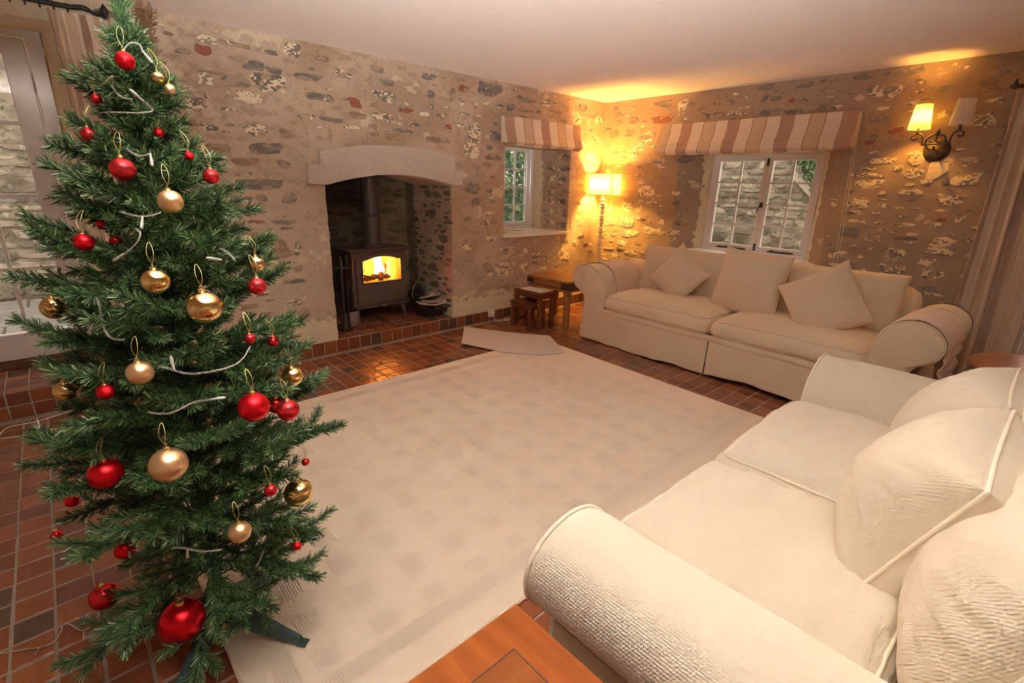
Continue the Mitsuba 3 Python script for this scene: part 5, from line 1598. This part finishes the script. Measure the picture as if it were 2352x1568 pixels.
part(fp, 'collar', lathe([(0.080, 1.10), (0.086, 1.104), (0.086, 1.118), (0.080, 1.122)], 32, (FX, FY, 0)), 'flue_iron', 40)
# firebox: lining, logs, embers, flames
plain('firebrick', (0.34, 0.24, 0.16), 0.9, 0.1)
plain('char', (0.05, 0.035, 0.03), 0.9, 0.1)
part(sv, 'firebrick', cat(box(X0 + 0.035, X1 - 0.035, Y1 - 0.06, Y1 - 0.035, 0.33, 0.77), box(X0 + 0.035, X0 + 0.06, Y0 + 0.03, Y1 - 0.05, 0.33, 0.77), box(X1 - 0.06, X1 - 0.035, Y0 + 0.03, Y1 - 0.05, 0.33, 0.77), box(X0 + 0.035, X1 - 0.035, Y0 + 0.03, Y1 - 0.04, 0.32, 0.47)), 'firebrick')
rg = np.random.default_rng(9)
for (a, b) in (((2.09, 4.47, 0.505), (2.40, 4.52, 0.520)), ((2.22, 4.45, 0.530), (2.49, 4.50, 0.515)), ((2.30, 4.43, 0.50), (2.44, 4.56, 0.62))):
    pts = np.linspace(a, b, 7) + rg.normal(size=(7, 3)) * 0.004
    part(sv, 'log', tube(pts, 0.026 + rg.uniform(-.004, .004, 7), 9), 'char', 40)


def flame(cx, cy, z0, h, w, seed):
    """A licking tongue of flame: a tapering, twisting solid."""
    zs = np.linspace(0, 1, 12)
    path = np.stack([cx + 0.16 * h * np.sin(zs * 3.2 + seed) * zs, cy + 0.05 * h * np.cos(zs * 2.6 + seed * 2), z0 + h * zs], 1)
    return tube(path, w * (np.sin(PI * np.clip(zs * 0.86 + 0.14, 0, 1)) ** 0.8) * (1 - 0.35 * zs) + 0.0015, 10)


FL = []
for q in range(30):
    cx = 2.085 + 0.40 * (q + 0.5) / 30 + rg.uniform(-0.012, 0.012)
    FL.append((cx, rg.uniform(4.46, 4.59), 0.485, rg.uniform(0.17, 0.29), rg.uniform(0.018, 0.034)))
for (cx, cy, z0, h, w) in FL:
    k = number(sv + '__flame')
    d = mikit.ply(flame(cx, cy, z0, h, w, cx * 30), {'type': 'diffuse', 'reflectance': {'type': 'rgb', 'value': [0.05, 0.05, 0.05]}}, True)
    hot = math.exp(-((cx - 2.345) / 0.055) ** 2) * (1 if h > 0.2 else 0)
    kk = rg.uniform(0, 1)
    d['emitter'] = {'type': 'area', 'radiance': {'type': 'rgb', 'value': [4.2 + 3.0 * kk + 12 * hot, 0.36 + 0.80 * kk + 4.6 * hot, 0.006 + 0.02 * kk + 0.7 * hot]}, 'sampling_weight': 0.5}
    scene[k] = d
ev, ef = grid(lambda U, V: np.stack([U, V, 0.478 + 0.022 * meshkit.fbm(np.stack([U, V, U * 0], -1) * 28, 2, 4)], -1), np.linspace(X0 + 0.065, X1 - 0.065, 40), np.linspace(Y0 + 0.035, Y1 - 0.065, 20))[:2]
d = mikit.ply((ev, ef), {'type': 'diffuse', 'reflectance': {'type': 'rgb', 'value': [0.05, 0.04, 0.04]}}, True)
d['emitter'] = {'type': 'area', 'radiance': {'type': 'rgb', 'value': [0.9, 0.09, 0.003]}, 'sampling_weight': 0.5}
scene[sv + '__ember_bed'] = d
labels[sv + '__ember_bed'] = {'label': 'glowing ember bed', 'kind': 'stuff'}

# fire tools
ft = thing('fire_tool_stand', 'dark iron stand for fire tools left of the stove', 'tool stand')
BX, BY = 1.835, 4.27
part(ft, 'base', lathe([(0, HZ), (0.07, HZ), (0.072, HZ + 0.01), (0.05, HZ + 0.02), (0.012, HZ + 0.03), (0, HZ + 0.03)], 24, (BX, BY, 0)), 'iron', 40)
part(ft, 'pole', cat(tube([(BX, BY, HZ + 0.02), (BX, BY, 0.74)], 0.008, 8), lathe([(0, 0.735), (0.014, 0.745), (0.016, 0.76), (0.008, 0.775), (0, 0.785)], 12, (BX, BY, 0))), 'iron', True)
part(ft, 'hook_ring', cat(tube([(BX + 0.075 * math.cos(t), BY + 0.075 * math.sin(t), 0.68) for t in np.linspace(0, 2 * PI, 25)[:-1]], 0.005, 6, True), tube([(BX - 0.075, BY, 0.68), (BX + 0.075, BY, 0.68)], 0.005, 6), tube([(BX, BY - 0.075, 0.68), (BX, BY + 0.075, 0.68)], 0.005, 6)), 'iron', True)
for nm, lab, a in (('fire_shovel', 'dark iron fire shovel hanging from the tool stand', -0.6), ('hearth_brush', 'hearth brush hanging from the tool stand', -1.9), ('fire_poker', 'thin dark iron poker hanging from the tool stand', 0.6), ('fire_tongs', 'dark iron fire tongs hanging behind the tool stand', 2.4)):
    x, y = BX + 0.082 * math.cos(a), BY + 0.082 * math.sin(a)
    k = thing(nm, lab, 'fire tool', 'fire tools on their stand')
    part(k, 'shaft', cat(tube([(x, y, 0.27), (x + 0.02 * math.cos(a), y + 0.02 * math.sin(a), 0.70)], 0.005, 7), lathe([(0, 0), (0.009, 0.005), (0.011, 0.05), (0.006, 0.09), (0, 0.095)], 10, (x + 0.02 * math.cos(a), y + 0.02 * math.sin(a), 0.69))), 'iron', True)
    if nm == 'fire_shovel':
        part(k, 'blade', cat(box(x - 0.045, x + 0.045, y - 0.008, y - 0.003, 0.135, 0.275, 0.002), box(x - 0.048, x - 0.043, y - 0.03, y - 0.004, 0.14, 0.27, 0.001), box(x + 0.043, x + 0.048, y - 0.03, y - 0.004, 0.14, 0.27, 0.001)), 'steel')
    elif nm == 'hearth_brush':
        part(k, 'bristles', lathe([(0, 0.135), (0.034, 0.135), (0.032, 0.18), (0.020, 0.23), (0.014, 0.28), (0, 0.28)], 14, (x, y, 0)), 'iron', 40)
    elif nm == 'fire_poker':
        part(k, 'tip', tube([(x, y, 0.27), (x, y, 0.16), (x + 0.02, y, 0.15)], 0.005, 7), 'iron', True)
    else:
        part(k, 'arms', cat(tube([(x, y, 0.28), (x - 0.02, y, 0.2), (x - 0.004, y, 0.14)], 0.004, 7), tube([(x, y, 0.28), (x + 0.02, y, 0.2), (x + 0.004, y, 0.14)], 0.004, 7)), 'iron', True)

# coal scuttle with newspapers
sc = thing('coal_scuttle', 'black coal scuttle holding newspapers on the hearth right of the stove', 'scuttle')
SCX, SCY, face = 2.757, 4.262, math.atan2(-0.72, 0.02)


def scut(U, V):
    # U angle, V 0 bottom .. 1 rim
    a = U
    fr = 0.5 + 0.5 * np.cos(a)
    rimz = 0.245 - 0.165 * fr ** 1.4
    ra = 0.115 + 0.075 * V ** 0.8
    rb = 0.125 + 0.085 * V ** 0.8 * (1 - 0.25 * fr)
    x = rb * np.cos(a) * (1 + 0.12 * fr * V)
    y = ra * 1.15 * np.sin(a)
    c, s = math.cos(face), math.sin(face)
    return np.stack([SCX + x * c - y * s, SCY + x * s + y * c, HZ + 0.012 + rimz * V], -1)


ua = np.linspace(0, 2 * PI, 49)[:-1]
v, f, uv = grid(scut, ua, np.linspace(0, 1, 10), True)
tv, tf, _ = thicken(v, f, uv, 0.005)
part(sc, 'bucket', (tv, tf), 'scuttle_black', True)
bot = np.array([scut(np.array(a), np.array(0.02)) for a in ua])
part(sc, 'bottom', hull(np.vstack([bot, bot - [0, 0, 0.012]])), 'scuttle_black')
lat = np.array([-math.sin(face), math.cos(face), 0])
fw = np.array([math.cos(face), math.sin(face), 0])
hc = np.array([SCX, SCY, HZ]) - fw * 0.03
part(sc, 'handle', tube([hc + lat * 0.185 * math.cos(t) + np.array([0, 0, 0.19 + 0.20 * math.sin(t)]) - fw * 0.03 * math.sin(t) for t in np.linspace(0, PI, 30)], 0.0045, 8), 'brass', True)
plain('news_paper', (0.62, 0.57, 0.53), 0.9, 0.1)
plain('news_red', (0.55, 0.12, 0.07), 0.9, 0.1)
plain('news_grey', (0.30, 0.28, 0.27), 0.9, 0.1)
for q, (lab, dx, dy, z, a, tl) in enumerate((('folded newspaper with a red headline band lying in the coal scuttle', 0.085, 0.02, 0.165, 0.25, 0.10), ('folded newspaper curling over the front lip of the coal scuttle', 0.10, -0.05, 0.150, -0.2, 0.05), ('rolled grey newspaper at the back of the coal scuttle', 0.01, 0.03, 0.205, 0.5, 0.30))):
    k = thing('newspaper', lab, 'newspaper', 'newspapers in the coal scuttle')

    def sheet(U, V, w=0.26, h=0.17):
        return np.stack([U * w / 2, V * h / 2, 0.014 * U ** 2 + 0.006 * np.sin(3 * V + 2 * U + q)], -1)
    v, f, uv = grid(sheet, np.linspace(-1, 1, 12), np.linspace(-1, 1, 8))
    tv, tf, _ = thicken(v, f, uv, 0.009)
    Mx = rotz(face + PI / 2 + a) @ rotx(-tl)
    pos = np.array([SCX, SCY, HZ + z - 0.01]) + fw * dx + lat * dy
    part(k, 'pages', move((tv, tf), Mx, pos), 'news_paper', True)
    for (u0, u1, v0, v1, m) in ((-0.95, 0.4, -0.85, -0.3, 'news_red' if q < 2 else 'news_grey'), (-0.9, 0.2, 0.0, 0.8, 'news_grey')):
        v, f, uv = grid(sheet, np.linspace(u0, u1, 8), np.linspace(v0, v1, 5))
        part(k, 'print', move((v + [0, 0, 0.0052], f), Mx, pos), m, True)

# ------------------------------------------------------------------ the Christmas tree
ORNAMENTS = "178,1407,1649,183,mr 133,1363,1433,242,sr 191,1259,1371,236,mg 44,1409,1282,185,mr 281,1299,1423,164,sr 98,1499,1505,151,sr 125,1511,1580,112,sr 226,1479,1516,116,gr 271,1439,1468,108,gr 133,1201,1220,251,sg 200,1148,1167,331,sg -33,1601,1112,274,sg 311,1173,1194,189,sr 276,1148,1085,114,sr 375,1335,1012,140,sr 79,1233,1027,252,mg 19,1347,962,172,gr -53,1594,901,251,sg 254,1107,942,324,mr 332,1136,900,253,sr 406,1314,912,272,sg -16,1374,754,354,mr 86,1132,852,353,mg -108,1792,497,196,mr 388,1326,547,402,sg 269,1130,711,147,sr 407,1293,657,108,sr 193,1143,623,251,mg -18,1469,478,236,mr 332,1206,466,117,gr -99,1804,125,419,sr 64,1436,209,595,mr -168,1868,359,162,sr 109,1567,1266,130,sr 92,1589,1305,126,sr 259,1459,1611,118,mg 241,1470,1634,135,sg 362,1347,1217,204,sg 363,1337,831,227,sr"
WIRES = "180,1411,1670 195,1418,1687 206,1412,1687 209,1387,1669 | 141,1416,1606 122,1483,1596 115,1550,1585 122,1565,1566 133,1484,1552 191,1389,1550 208,1388,1556 194,1384,1572 | 147,1412,1600 158,1414,1581 177,1395,1575 | 87,1447,1435 66,1595,1469 60,1634,1498 76,1594,1502 | 145,1352,1475 161,1322,1460 178,1309,1465 | 108,1307,1351 128,1267,1344 150,1241,1345 167,1231,1351 | 122,1248,1320 127,1232,1312 119,1227,1296 95,1243,1272 | 35,1341,1187 42,1314,1163 40,1317,1125 45,1299,1099 66,1249,1098 | 106,1160,1057 127,1133,1051 145,1115,1045 195,1095,1046 238,1101,1053 267,1120,1076 | 73,1162,965 111,1110,973 142,1104,985 170,1089,989 | 246,1155,1283 260,1154,1273 269,1147,1257 | 66,1230,591 84,1201,600 113,1167,597 151,1136,600 | 233,1128,555 221,1135,524 214,1138,514"
BULBS = "209,1387,1669 211,1384,1665 | 194,1384,1572 189,1384,1577 | 141,1415,1606 145,1404,1609 | 178,1309,1465 177,1301,1452 | 138,1252,1343 132,1239,1324 | 95,1243,1272 90,1248,1268 | 243,1139,1261 235,1138,1263 | 91,1193,595 88,1206,557 | -11,1426,498 -12,1436,465 | 127,1133,1051 127,1136,1058 | 170,1089,989 179,1087,989 | -128,1808,733 -138,1817,737"
FLOOR_WIRES = "-376,1904,6 -307,1868,6 -247,1846,6 -225,1886,6 -222,1905,6 | -209,1909,6 -188,1865,6 -171,1839,6 -145,1854,6 -129,1890,6 | -171,1839,6 -173,1792,6 | -277,1850,6 -287,1824,6"
DOOR_CABLES = "-454,3701,6 -433,3828,6 -407,3877,6 -314,3871,6 -197,3903,6 -114,3938,6 | -455,3727,6 -331,3689,6 -221,3686,6 -122,3734,6"


def pts_of(s):
    return [np.array([[int(c) / 1000 for c in p.split(',')] for p in w.split()]) for w in s.split(' | ')]


ORN = []
for it in ORNAMENTS.split():
    a = it.split(',')
    ORN.append((np.array([int(a[0]), int(a[1]), int(a[2])]) / 1000, int(a[3]) / 10000, a[4]))
from scipy.spatial import cKDTree
tg = np.random.default_rng(12)
ct = thing('christmas_tree', 'artificial green Christmas tree with baubles in front of the fireplace wall', 'christmas tree')
BASE, TOP = np.array([0.172, 1.552, 0.0]), np.array([0.208, 1.530, 1.88])
axis_at = lambda z: BASE + (TOP - BASE) * (z / TOP[2])
part(ct, 'trunk', tube([axis_at(z) for z in np.linspace(0.10, 1.80, 20)], np.linspace(0.017, 0.006, 20), 10), 'stand_green', True)
ZT = [0.15, 0.2, 0.3, 0.412, 0.536, 0.654, 0.725, 0.807, 0.899, 1.025, 1.097, 1.201, 1.267, 1.353, 1.425, 1.513, 1.57, 1.635, 1.662, 1.706, 1.774, 1.9]
ZL = [0.34, 0.40, 0.44, 0.43, 0.41, 0.38, 0.34, 0.335, 0.345, 0.31, 0.305, 0.285, 0.26, 0.205, 0.20, 0.175, 0.145, 0.13, 0.085, 0.055, 0.037, 0.01]
ZR = [0.24, 0.28, 0.32, 0.335, 0.35, 0.43, 0.41, 0.357, 0.345, 0.318, 0.318, 0.30, 0.268, 0.21, 0.172, 0.13, 0.09, 0.10, 0.098, 0.05, 0.041, 0.01]
vr = np.array([FORWARD[1], -FORWARD[0], 0]) / math.hypot(FORWARD[0], FORWARD[1])
vf = np.array([FORWARD[0], FORWARD[1], 0]) / math.hypot(FORWARD[0], FORWARD[1])
LN, LR = 0.022, 0.0009


def needle_mesh(segs, rng, dens, ln):
    """Needles around the given twigs: (vertices, faces, colours). segs: list of (points, start radius fraction)."""
    C, D, S = [], [], []
    for P in segs:
        L = np.linalg.norm(np.diff(P, axis=0), axis=1).sum()
        n = max(8, int(L * dens))
        t = np.sort(rng.uniform(0, 1, n)) * (len(P) - 1)
        i = np.minimum(t.astype(int), len(P) - 2)
        fr = (t - i)[:, None]
        c = P[i] * (1 - fr) + P[i + 1] * fr
        d = P[i + 1] - P[i]
        d /= np.linalg.norm(d, axis=1, keepdims=True)
        C.append(c)
        D.append(d)
        S.append(np.clip((t / (len(P) - 1)), 0, 1))
    C, D, S = np.vstack(C), np.vstack(D), np.concatenate(S)
    n = len(C)
    r = rng.normal(size=(n, 3))
    r -= D * (r * D).sum(1, keepdims=True)
    r /= np.linalg.norm(r, axis=1, keepdims=True)
    ang = rng.uniform(0.55, 1.05, (n, 1)) * (1 - 0.35 * S[:, None] ** 6)
    nd = D * np.cos(ang) + r * np.sin(ang)
    w = np.cross(nd, rng.normal(size=(n, 3)))
    w /= np.linalg.norm(w, axis=1, keepdims=True)
    ll = ln * rng.uniform(0.75, 1.25, (n, 1))
    hw = rng.uniform(0.0010, 0.0016, (n, 1))
    tip = C + nd * ll
    v = np.stack([C - w * hw, C + w * hw, tip + w * hw * 0.8, tip - w * hw * 0.8], 1).reshape(-1, 3)
    i = np.arange(n)[:, None] * 4
    f = np.vstack([i + [0, 1, 2], i + [0, 2, 3]])
    g = np.array([(0.040, 0.084, 0.032), (0.055, 0.108, 0.040), (0.080, 0.142, 0.053), (0.125, 0.195, 0.082)])
    pick = rng.choice(4, size=n, p=[0.34, 0.34, 0.22, 0.10])
    col = np.repeat(g[pick] * rng.uniform(0.8, 1.25, (n, 1)), 4, 0)
    return v, f, col, C, tip


orn_c = np.array([o[0] for o in ORN])
orn_r = np.array([o[1] for o in ORN])


def clear(v, f, col, C, tip):
    bad = np.zeros(len(C), bool)
    for c, r in zip(orn_c, orn_r):
        mid = (C + tip) / 2
        for q in (C, mid, tip):
            bad |= ((q - c) ** 2).sum(1) < (r + 0.003) ** 2
        # nothing grows straight before the bauble's face
        d = c - EYE
        L = np.linalg.norm(d)
        d = d / L
        al = (mid - EYE) @ d
        off = np.linalg.norm(mid - EYE - al[:, None] * d, axis=1)
        bad |= (al < L) & (al > L - 0.30) & (off < 0.97 * r) & (np.arange(len(C)) % 16 != 0)
    k = np.repeat(~bad, 4)
    idx = np.cumsum(k) - 1
    ok = k[f].all(1)
    return v[k], idx[f[ok]], col[k]


NB = 166


def blocks(P, q, k):
    """Whether the twig P passes straight before bauble q."""
    d = orn_c[q] - EYE
    L = np.linalg.norm(d)
    d = d / L
    t = np.linspace(0, 1, 20) * (len(P) - 1)
    i = np.minimum(t.astype(int), len(P) - 2)
    w = P[i] + (P[i + 1] - P[i]) * (t - i)[:, None] - EYE
    al = w @ d
    off = np.linalg.norm(w - al[:, None] * d, axis=1)
    return bool(((al < L) & (al > L - 0.4) & (off < k * orn_r[q])).any())
golden = PI * (3 - math.sqrt(5))
for i in range(NB):
    u = (i + 0.5) / NB
    z = 0.17 + 1.545 * (1 - (1 - u) ** 1.25)
    phi = i * golden + tg.uniform(-0.2, 0.2)
    zt = min(1.85, z + 0.05)
    cr_ = math.cos(phi)
    side = np.interp(zt, ZT, ZR) if cr_ > 0 else 0.92 * np.interp(zt, ZT, ZL)
    front = 0.5 * (np.interp(zt, ZT, ZR) + np.interp(zt, ZT, ZL)) * 0.88
    front = min(front, np.interp(zt, ZT, ZR) * 1.05)
    R_ = (abs(cr_) * side + (1 - abs(cr_)) * front) * tg.choice([1.0, 0.98, 0.9, 0.72], p=[0.4, 0.25, 0.2, 0.15]) - 0.018
    R_ = max(R_, 0.025)
    dh = cr_ * vr + math.sin(phi) * vf
    up = tg.uniform(-0.05, 0.25) + 0.25 * u
    if z < 0.42:
        up = tg.uniform(-0.30, 0.05)
    t = np.linspace(0, 1, 9)
    sw = tg.uniform(-0.15, 0.15)
    lat_ = np.cross([0, 0, 1.0], dh)
    P = axis_at(z) + np.outer(t * R_, dh) + np.outer(R_ * (up * 0.45 * t + up * 0.75 * t ** 2.2), [0, 0, 1.0]) + np.outer(sw * R_ * t ** 2, lat_)
    P[:, 2] = np.maximum(P[:, 2], 0.05)
    segs = [P[1:]]
    ntw = int(np.clip(R_ / 0.05, 1, 8))
    for q in range(ntw):
        tt = 0.16 + 0.76 * (q + 0.5) / ntw
        b = P[0] + (P[-1] - P[0]) * 0
        kk = tt * 8
        b = P[int(kk)] + (P[min(8, int(kk) + 1)] - P[int(kk)]) * (kk - int(kk))
        sg = 1 if q % 2 else -1
        L = min(0.055, 0.5 * R_ + 0.01) + 0.26 * R_ * (1 - 0.6 * tt)
        L = min(L, 0.13)
        d = dh * 0.72 + lat_ * sg * tg.uniform(0.5, 0.9) + np.array([0, 0, tg.uniform(-0.1, 0.45) if z > 0.42 else tg.uniform(-0.6, 0.2)])
        d /= np.linalg.norm(d)
        s_ = np.linspace(0, 1, 5)
        segs.append(np.maximum(b + np.outer(s_ * L, d) + np.outer(0.15 * L * s_ ** 2, [0, 0, 1.0]), [-9, -9, 0.03]))
    if any(blocks(P, q, 0.95) for q in range(len(ORN)) if orn_r[q] > 0.023):
        continue
    main = not any(blocks(segs[0], q, 0.9) for q in range(len(ORN)))
    segs = [s_ for s_ in segs if not any(blocks(s_, q, 0.9) for q in range(len(ORN)))]
    if not segs:
        continue
    v, f, col, C, tip = needle_mesh(segs, tg, 1750, 0.0255)
    v, f, col = clear(v, f, col, C, tip)
    br = number(ct + '__branch')
    stem = cat(*[tube(s, np.linspace(0.0026, 0.0016, len(s)), 5) for s in [P if main else P[:4]] + segs[1 if main else 0:]])
    scene[br] = mikit.ply(stem, 'stand_green')
    kn = br + '__needles'
    scene[kn] = mikit.ply((v, f), 'needles', False, color=col)
    labels[kn] = {'kind': 'stuff'}
# leader at the top
Pt = np.array([axis_at(z) + np.array([0.01 * math.sin(z * 9), 0, 0]) for z in np.linspace(1.55, 1.93, 12)])
tw = [Pt] + [np.array([axis_at(z), axis_at(z) + np.array([0.018 * math.cos(a), 0.018 * math.sin(a), 0.045])]) for z, a in zip(np.linspace(1.60, 1.86, 16), np.arange(16) * 2.4)]
v, f, col, C, tip = needle_mesh([np.array(x) for x in tw], tg, 1500, 0.021)
v, f, col = clear(v, f, col, C, tip)
br = number(ct + '__branch')
scene[br] = mikit.ply(tube(Pt, np.linspace(0.005, 0.003, 12), 6), 'stand_green')
scene[br + '__needles'] = mikit.ply((v, f), 'needles', False, color=col)
labels[br + '__needles'] = {'kind': 'stuff'}
# needles close about the trunk
v, f, col, C, tip = needle_mesh([np.array([axis_at(z) for z in np.linspace(0.22, 1.7, 30)])], tg, 3600, 0.042)
scene[ct + '__trunk__needles'] = mikit.ply((v, f), 'needles', False, color=col * 0.9)
labels[ct + '__trunk__needles'] = {'kind': 'stuff'}
# stand
hub = np.array([0.172, 1.552])
sd = part(ct, 'stand', cat(lathe([(0, 0.055), (0.036, 0.055), (0.038, 0.16), (0.030, 0.175), (0.022, 0.20), (0, 0.20)], 20, (hub[0], hub[1], 0))), 'stand_green', 40, label='dark green plastic tree stand')
for a in (-54, 27, -131, 145):
    c, s = math.cos(math.radians(a)), math.sin(math.radians(a))
    d, n_ = np.array([c, s]), np.array([-s, c])
    pts = []
    for (r, w, z0, z1) in ((0.02, 0.020, 0.055, 0.145), (0.14, 0.017, 0.034, 0.095), (0.285, 0.011, 0.012, 0.038)):
        for sg in (-1, 1):
            for z_, k in ((z0, 1.0), (z1, 0.55)):
                q = hub + d * r + n_ * w * sg * k
                pts.append((q[0], q[1], z_))
    q = hub + d * 0.285
    foot = hub + d * 0.292
    part(sd, 'leg', cat(hull(pts[:8]), hull(pts[4:]), hull([(foot[0] + n_[0] * x + d[0] * y, foot[1] + n_[1] * x + d[1] * y, z_) for x in (-0.014, 0.014) for y in (-0.018, 0.012) for z_ in (0.0125 if a in (-54, 27) else 0.001, 0.020)])), 'stand_green')

# baubles
WORDS = {'mr': 'matte red', 'sr': 'shiny red', 'gr': 'glittery red', 'mg': 'matte gold', 'sg': 'shiny gold'}
MATS = {'mr': 'red_matte', 'sr': 'red_shiny', 'gr': 'red_glitter', 'mg': 'gold_matte', 'sg': 'gold_shiny'}
ORN_LABELS = [
    'matte red bauble, topmost on the tree', 'large shiny red bauble in the upper middle of the tree', 'matte gold bauble below the large shiny red one', 'matte red bauble above the big shiny gold one at the left edge',
    'shiny red bauble on the upper right edge of the tree', 'shiny red bauble half hidden on the upper left, level with the curtain', 'small shiny red bauble behind a wire near the top left', 'small glittery red bauble at the back on the upper right, partly hidden',
    'small glittery red bauble left of the shiny red one on the upper right edge', 'shiny gold bauble in the middle, left of the largest shiny gold one', 'largest shiny gold bauble in the middle of the tree', 'big shiny gold bauble at the left edge of the tree',
    'shiny red bauble on the right edge, right of the largest shiny gold one', 'small shiny red bauble below the one on the right edge', 'small shiny red bauble half behind needles on the right, against the wall', 'matte gold bauble left of centre at mid height',
    'glittery red bauble between a gold ball at the left edge and the matte gold one', 'lower shiny gold bauble at the left edge, partly behind needles', 'large matte red bauble right of centre', 'shiny red bauble right beside the large matte red one',
    'shiny gold bauble on the right edge against the floor tiles', 'large matte red bauble on the lower left, half under a branch', 'largest matte gold bauble, low in the middle of the tree', 'small matte red bauble low on the left edge',
    'shiny gold bauble low on the right, against the rug', 'small shiny red bauble left of the low shiny gold one', 'tiny shiny red bauble above the low shiny gold one', 'small matte gold bauble low on the right of centre',
    'matte red bauble low in the middle, above the biggest red one', 'small glittery red bauble at the lower right edge, against the rug', 'shiny red bauble hanging near the floor tiles at the lower left', 'biggest red bauble, matte, hanging lowest beside the tree stand',
    'small shiny red bauble hidden among needles at the lower left', 'small dark red bauble deep inside the tree right of the matte red one', 'small dark red bauble deep inside the tree above the matte red one', 'small matte gold bauble at the back near the top right',
    'shiny gold bauble at the back near the top right', 'shiny gold bauble half hidden behind the branch tips on the right edge', 'dark red bauble deep between the large matte red one and its shiny neighbour']


UNIT = {}
for k_ in MATS:
    a = np.linspace(-PI / 2, PI / 2, 25)
    UNIT[k_] = mikit.ply(lathe(np.column_stack([np.cos(a), np.sin(a)]), 48), MATS[k_], True)
capp = mikit.ply(lathe([(0.0, 0.96), (0.23, 0.955), (0.25, 0.98), (0.235, 1.0), (0.245, 1.03), (0.225, 1.06), (0.235, 1.10), (0.22, 1.15), (0.16, 1.18), (0.0, 1.185)], 20), 'gold_cap', 35)
ringp = mikit.ply(tube([(0.10 * math.cos(t), 0, 1.26 + 0.10 * math.sin(t)) for t in np.linspace(0, 2 * PI, 21)[:-1]], 0.022, 6, True), 'gold_cap', True)
for (c, r, kd), lab in zip(ORN, ORN_LABELS):
    k = thing('bauble', lab, 'bauble', 'baubles on the Christmas tree')
    tilt = T().translate(c.tolist()).rotate([0, 0, 1], tg.uniform(0, 360)).rotate([1, 0, 0], tg.uniform(-7, 7)).scale(float(r))
    share(k, 'ball', UNIT[kd], tilt)
    cs = T().translate(c.tolist()).rotate([0, 0, 1], tg.uniform(0, 360)).rotate([1, 0, 0], tg.uniform(-4, 4)).scale([float(r) * (0.75 if r > 0.03 else 1.0)] * 2 + [float(r)])
    share(k, 'cap', capp, cs)
    share(k, 'hanger', ringp, cs)
    top = c + np.array([0, 0, r * 1.34])
    inn = axis_at(c[2] + 0.05)
    dirn = inn - c
    dirn[2] = 0
    dirn /= np.linalg.norm(dirn) + 1e-9
    e = top + np.array([0, 0, 0.042]) + dirn * 0.014
    sdv = np.cross(dirn, [0, 0, 1.0])
    part(k, 'thread', tube(spline([top, top + [0, 0, 0.022] + sdv * 0.005, e, top + [0, 0, 0.022] - sdv * 0.006, top + [0, 0, 0.001]], 24), 0.0006, 5), 'gold_thread')

# fairy lights
fy = thing('fairy_lights', 'clear wire fairy lights draped through the Christmas tree', 'string lights')
for w in pts_of(WIRES):
    n = max(14, 7 * len(w))
    P = spline(w, n)
    L = np.linspace(0, 1, n)
    m = []
    for s_ in range(3):
        ph = L * 20 + s_ * 2.1
        m.append(tube(P + 0.0014 * np.column_stack([np.cos(ph), np.sin(ph), np.sin(ph + 1)]), 0.0006, 5))
    part(fy, 'wire', cat(*m), 'wire_plastic', True)
for w in pts_of(BULBS):
    a, b = w[0], w[-1]
    d = (b - a) / (np.linalg.norm(b - a) + 1e-9)
    part(fy, 'bulb', tube([a, a + d * 0.012, a + d * 0.016, a + d * 0.026, a + d * 0.030], [0.0022, 0.0026, 0.0034, 0.0032, 0.001], 8), 'wire_plastic', True)
for w in pts_of(FLOOR_WIRES):
    n = max(10, 8 * len(w))
    P = spline(w, n)
    P[:, 2] = 0.004
    L = np.linspace(0, 1, n)
    part(fy, 'wire', cat(*[tube(P + 0.0016 * np.column_stack([np.cos(L * 18 + s_ * 2), np.sin(L * 18 + s_ * 2), 0 * L + s_ * 0.5]), 0.0011, 5) for s_ in range(3)]), 'wire_plastic', True)
for lab, w in zip(('pale cable looping along the tiled step at the left edge', 'straight pale cable on the floor tiles at the left edge'), pts_of(DOOR_CABLES)):
    P = spline(w, 40)
    P[:, 2] = 0.004
    P[:, 1] = np.minimum(P[:, 1], YF - 0.035)
    single('floor_cable', tube(P, 0.0032, 7), 'cable_white', lab, 'cable', True)
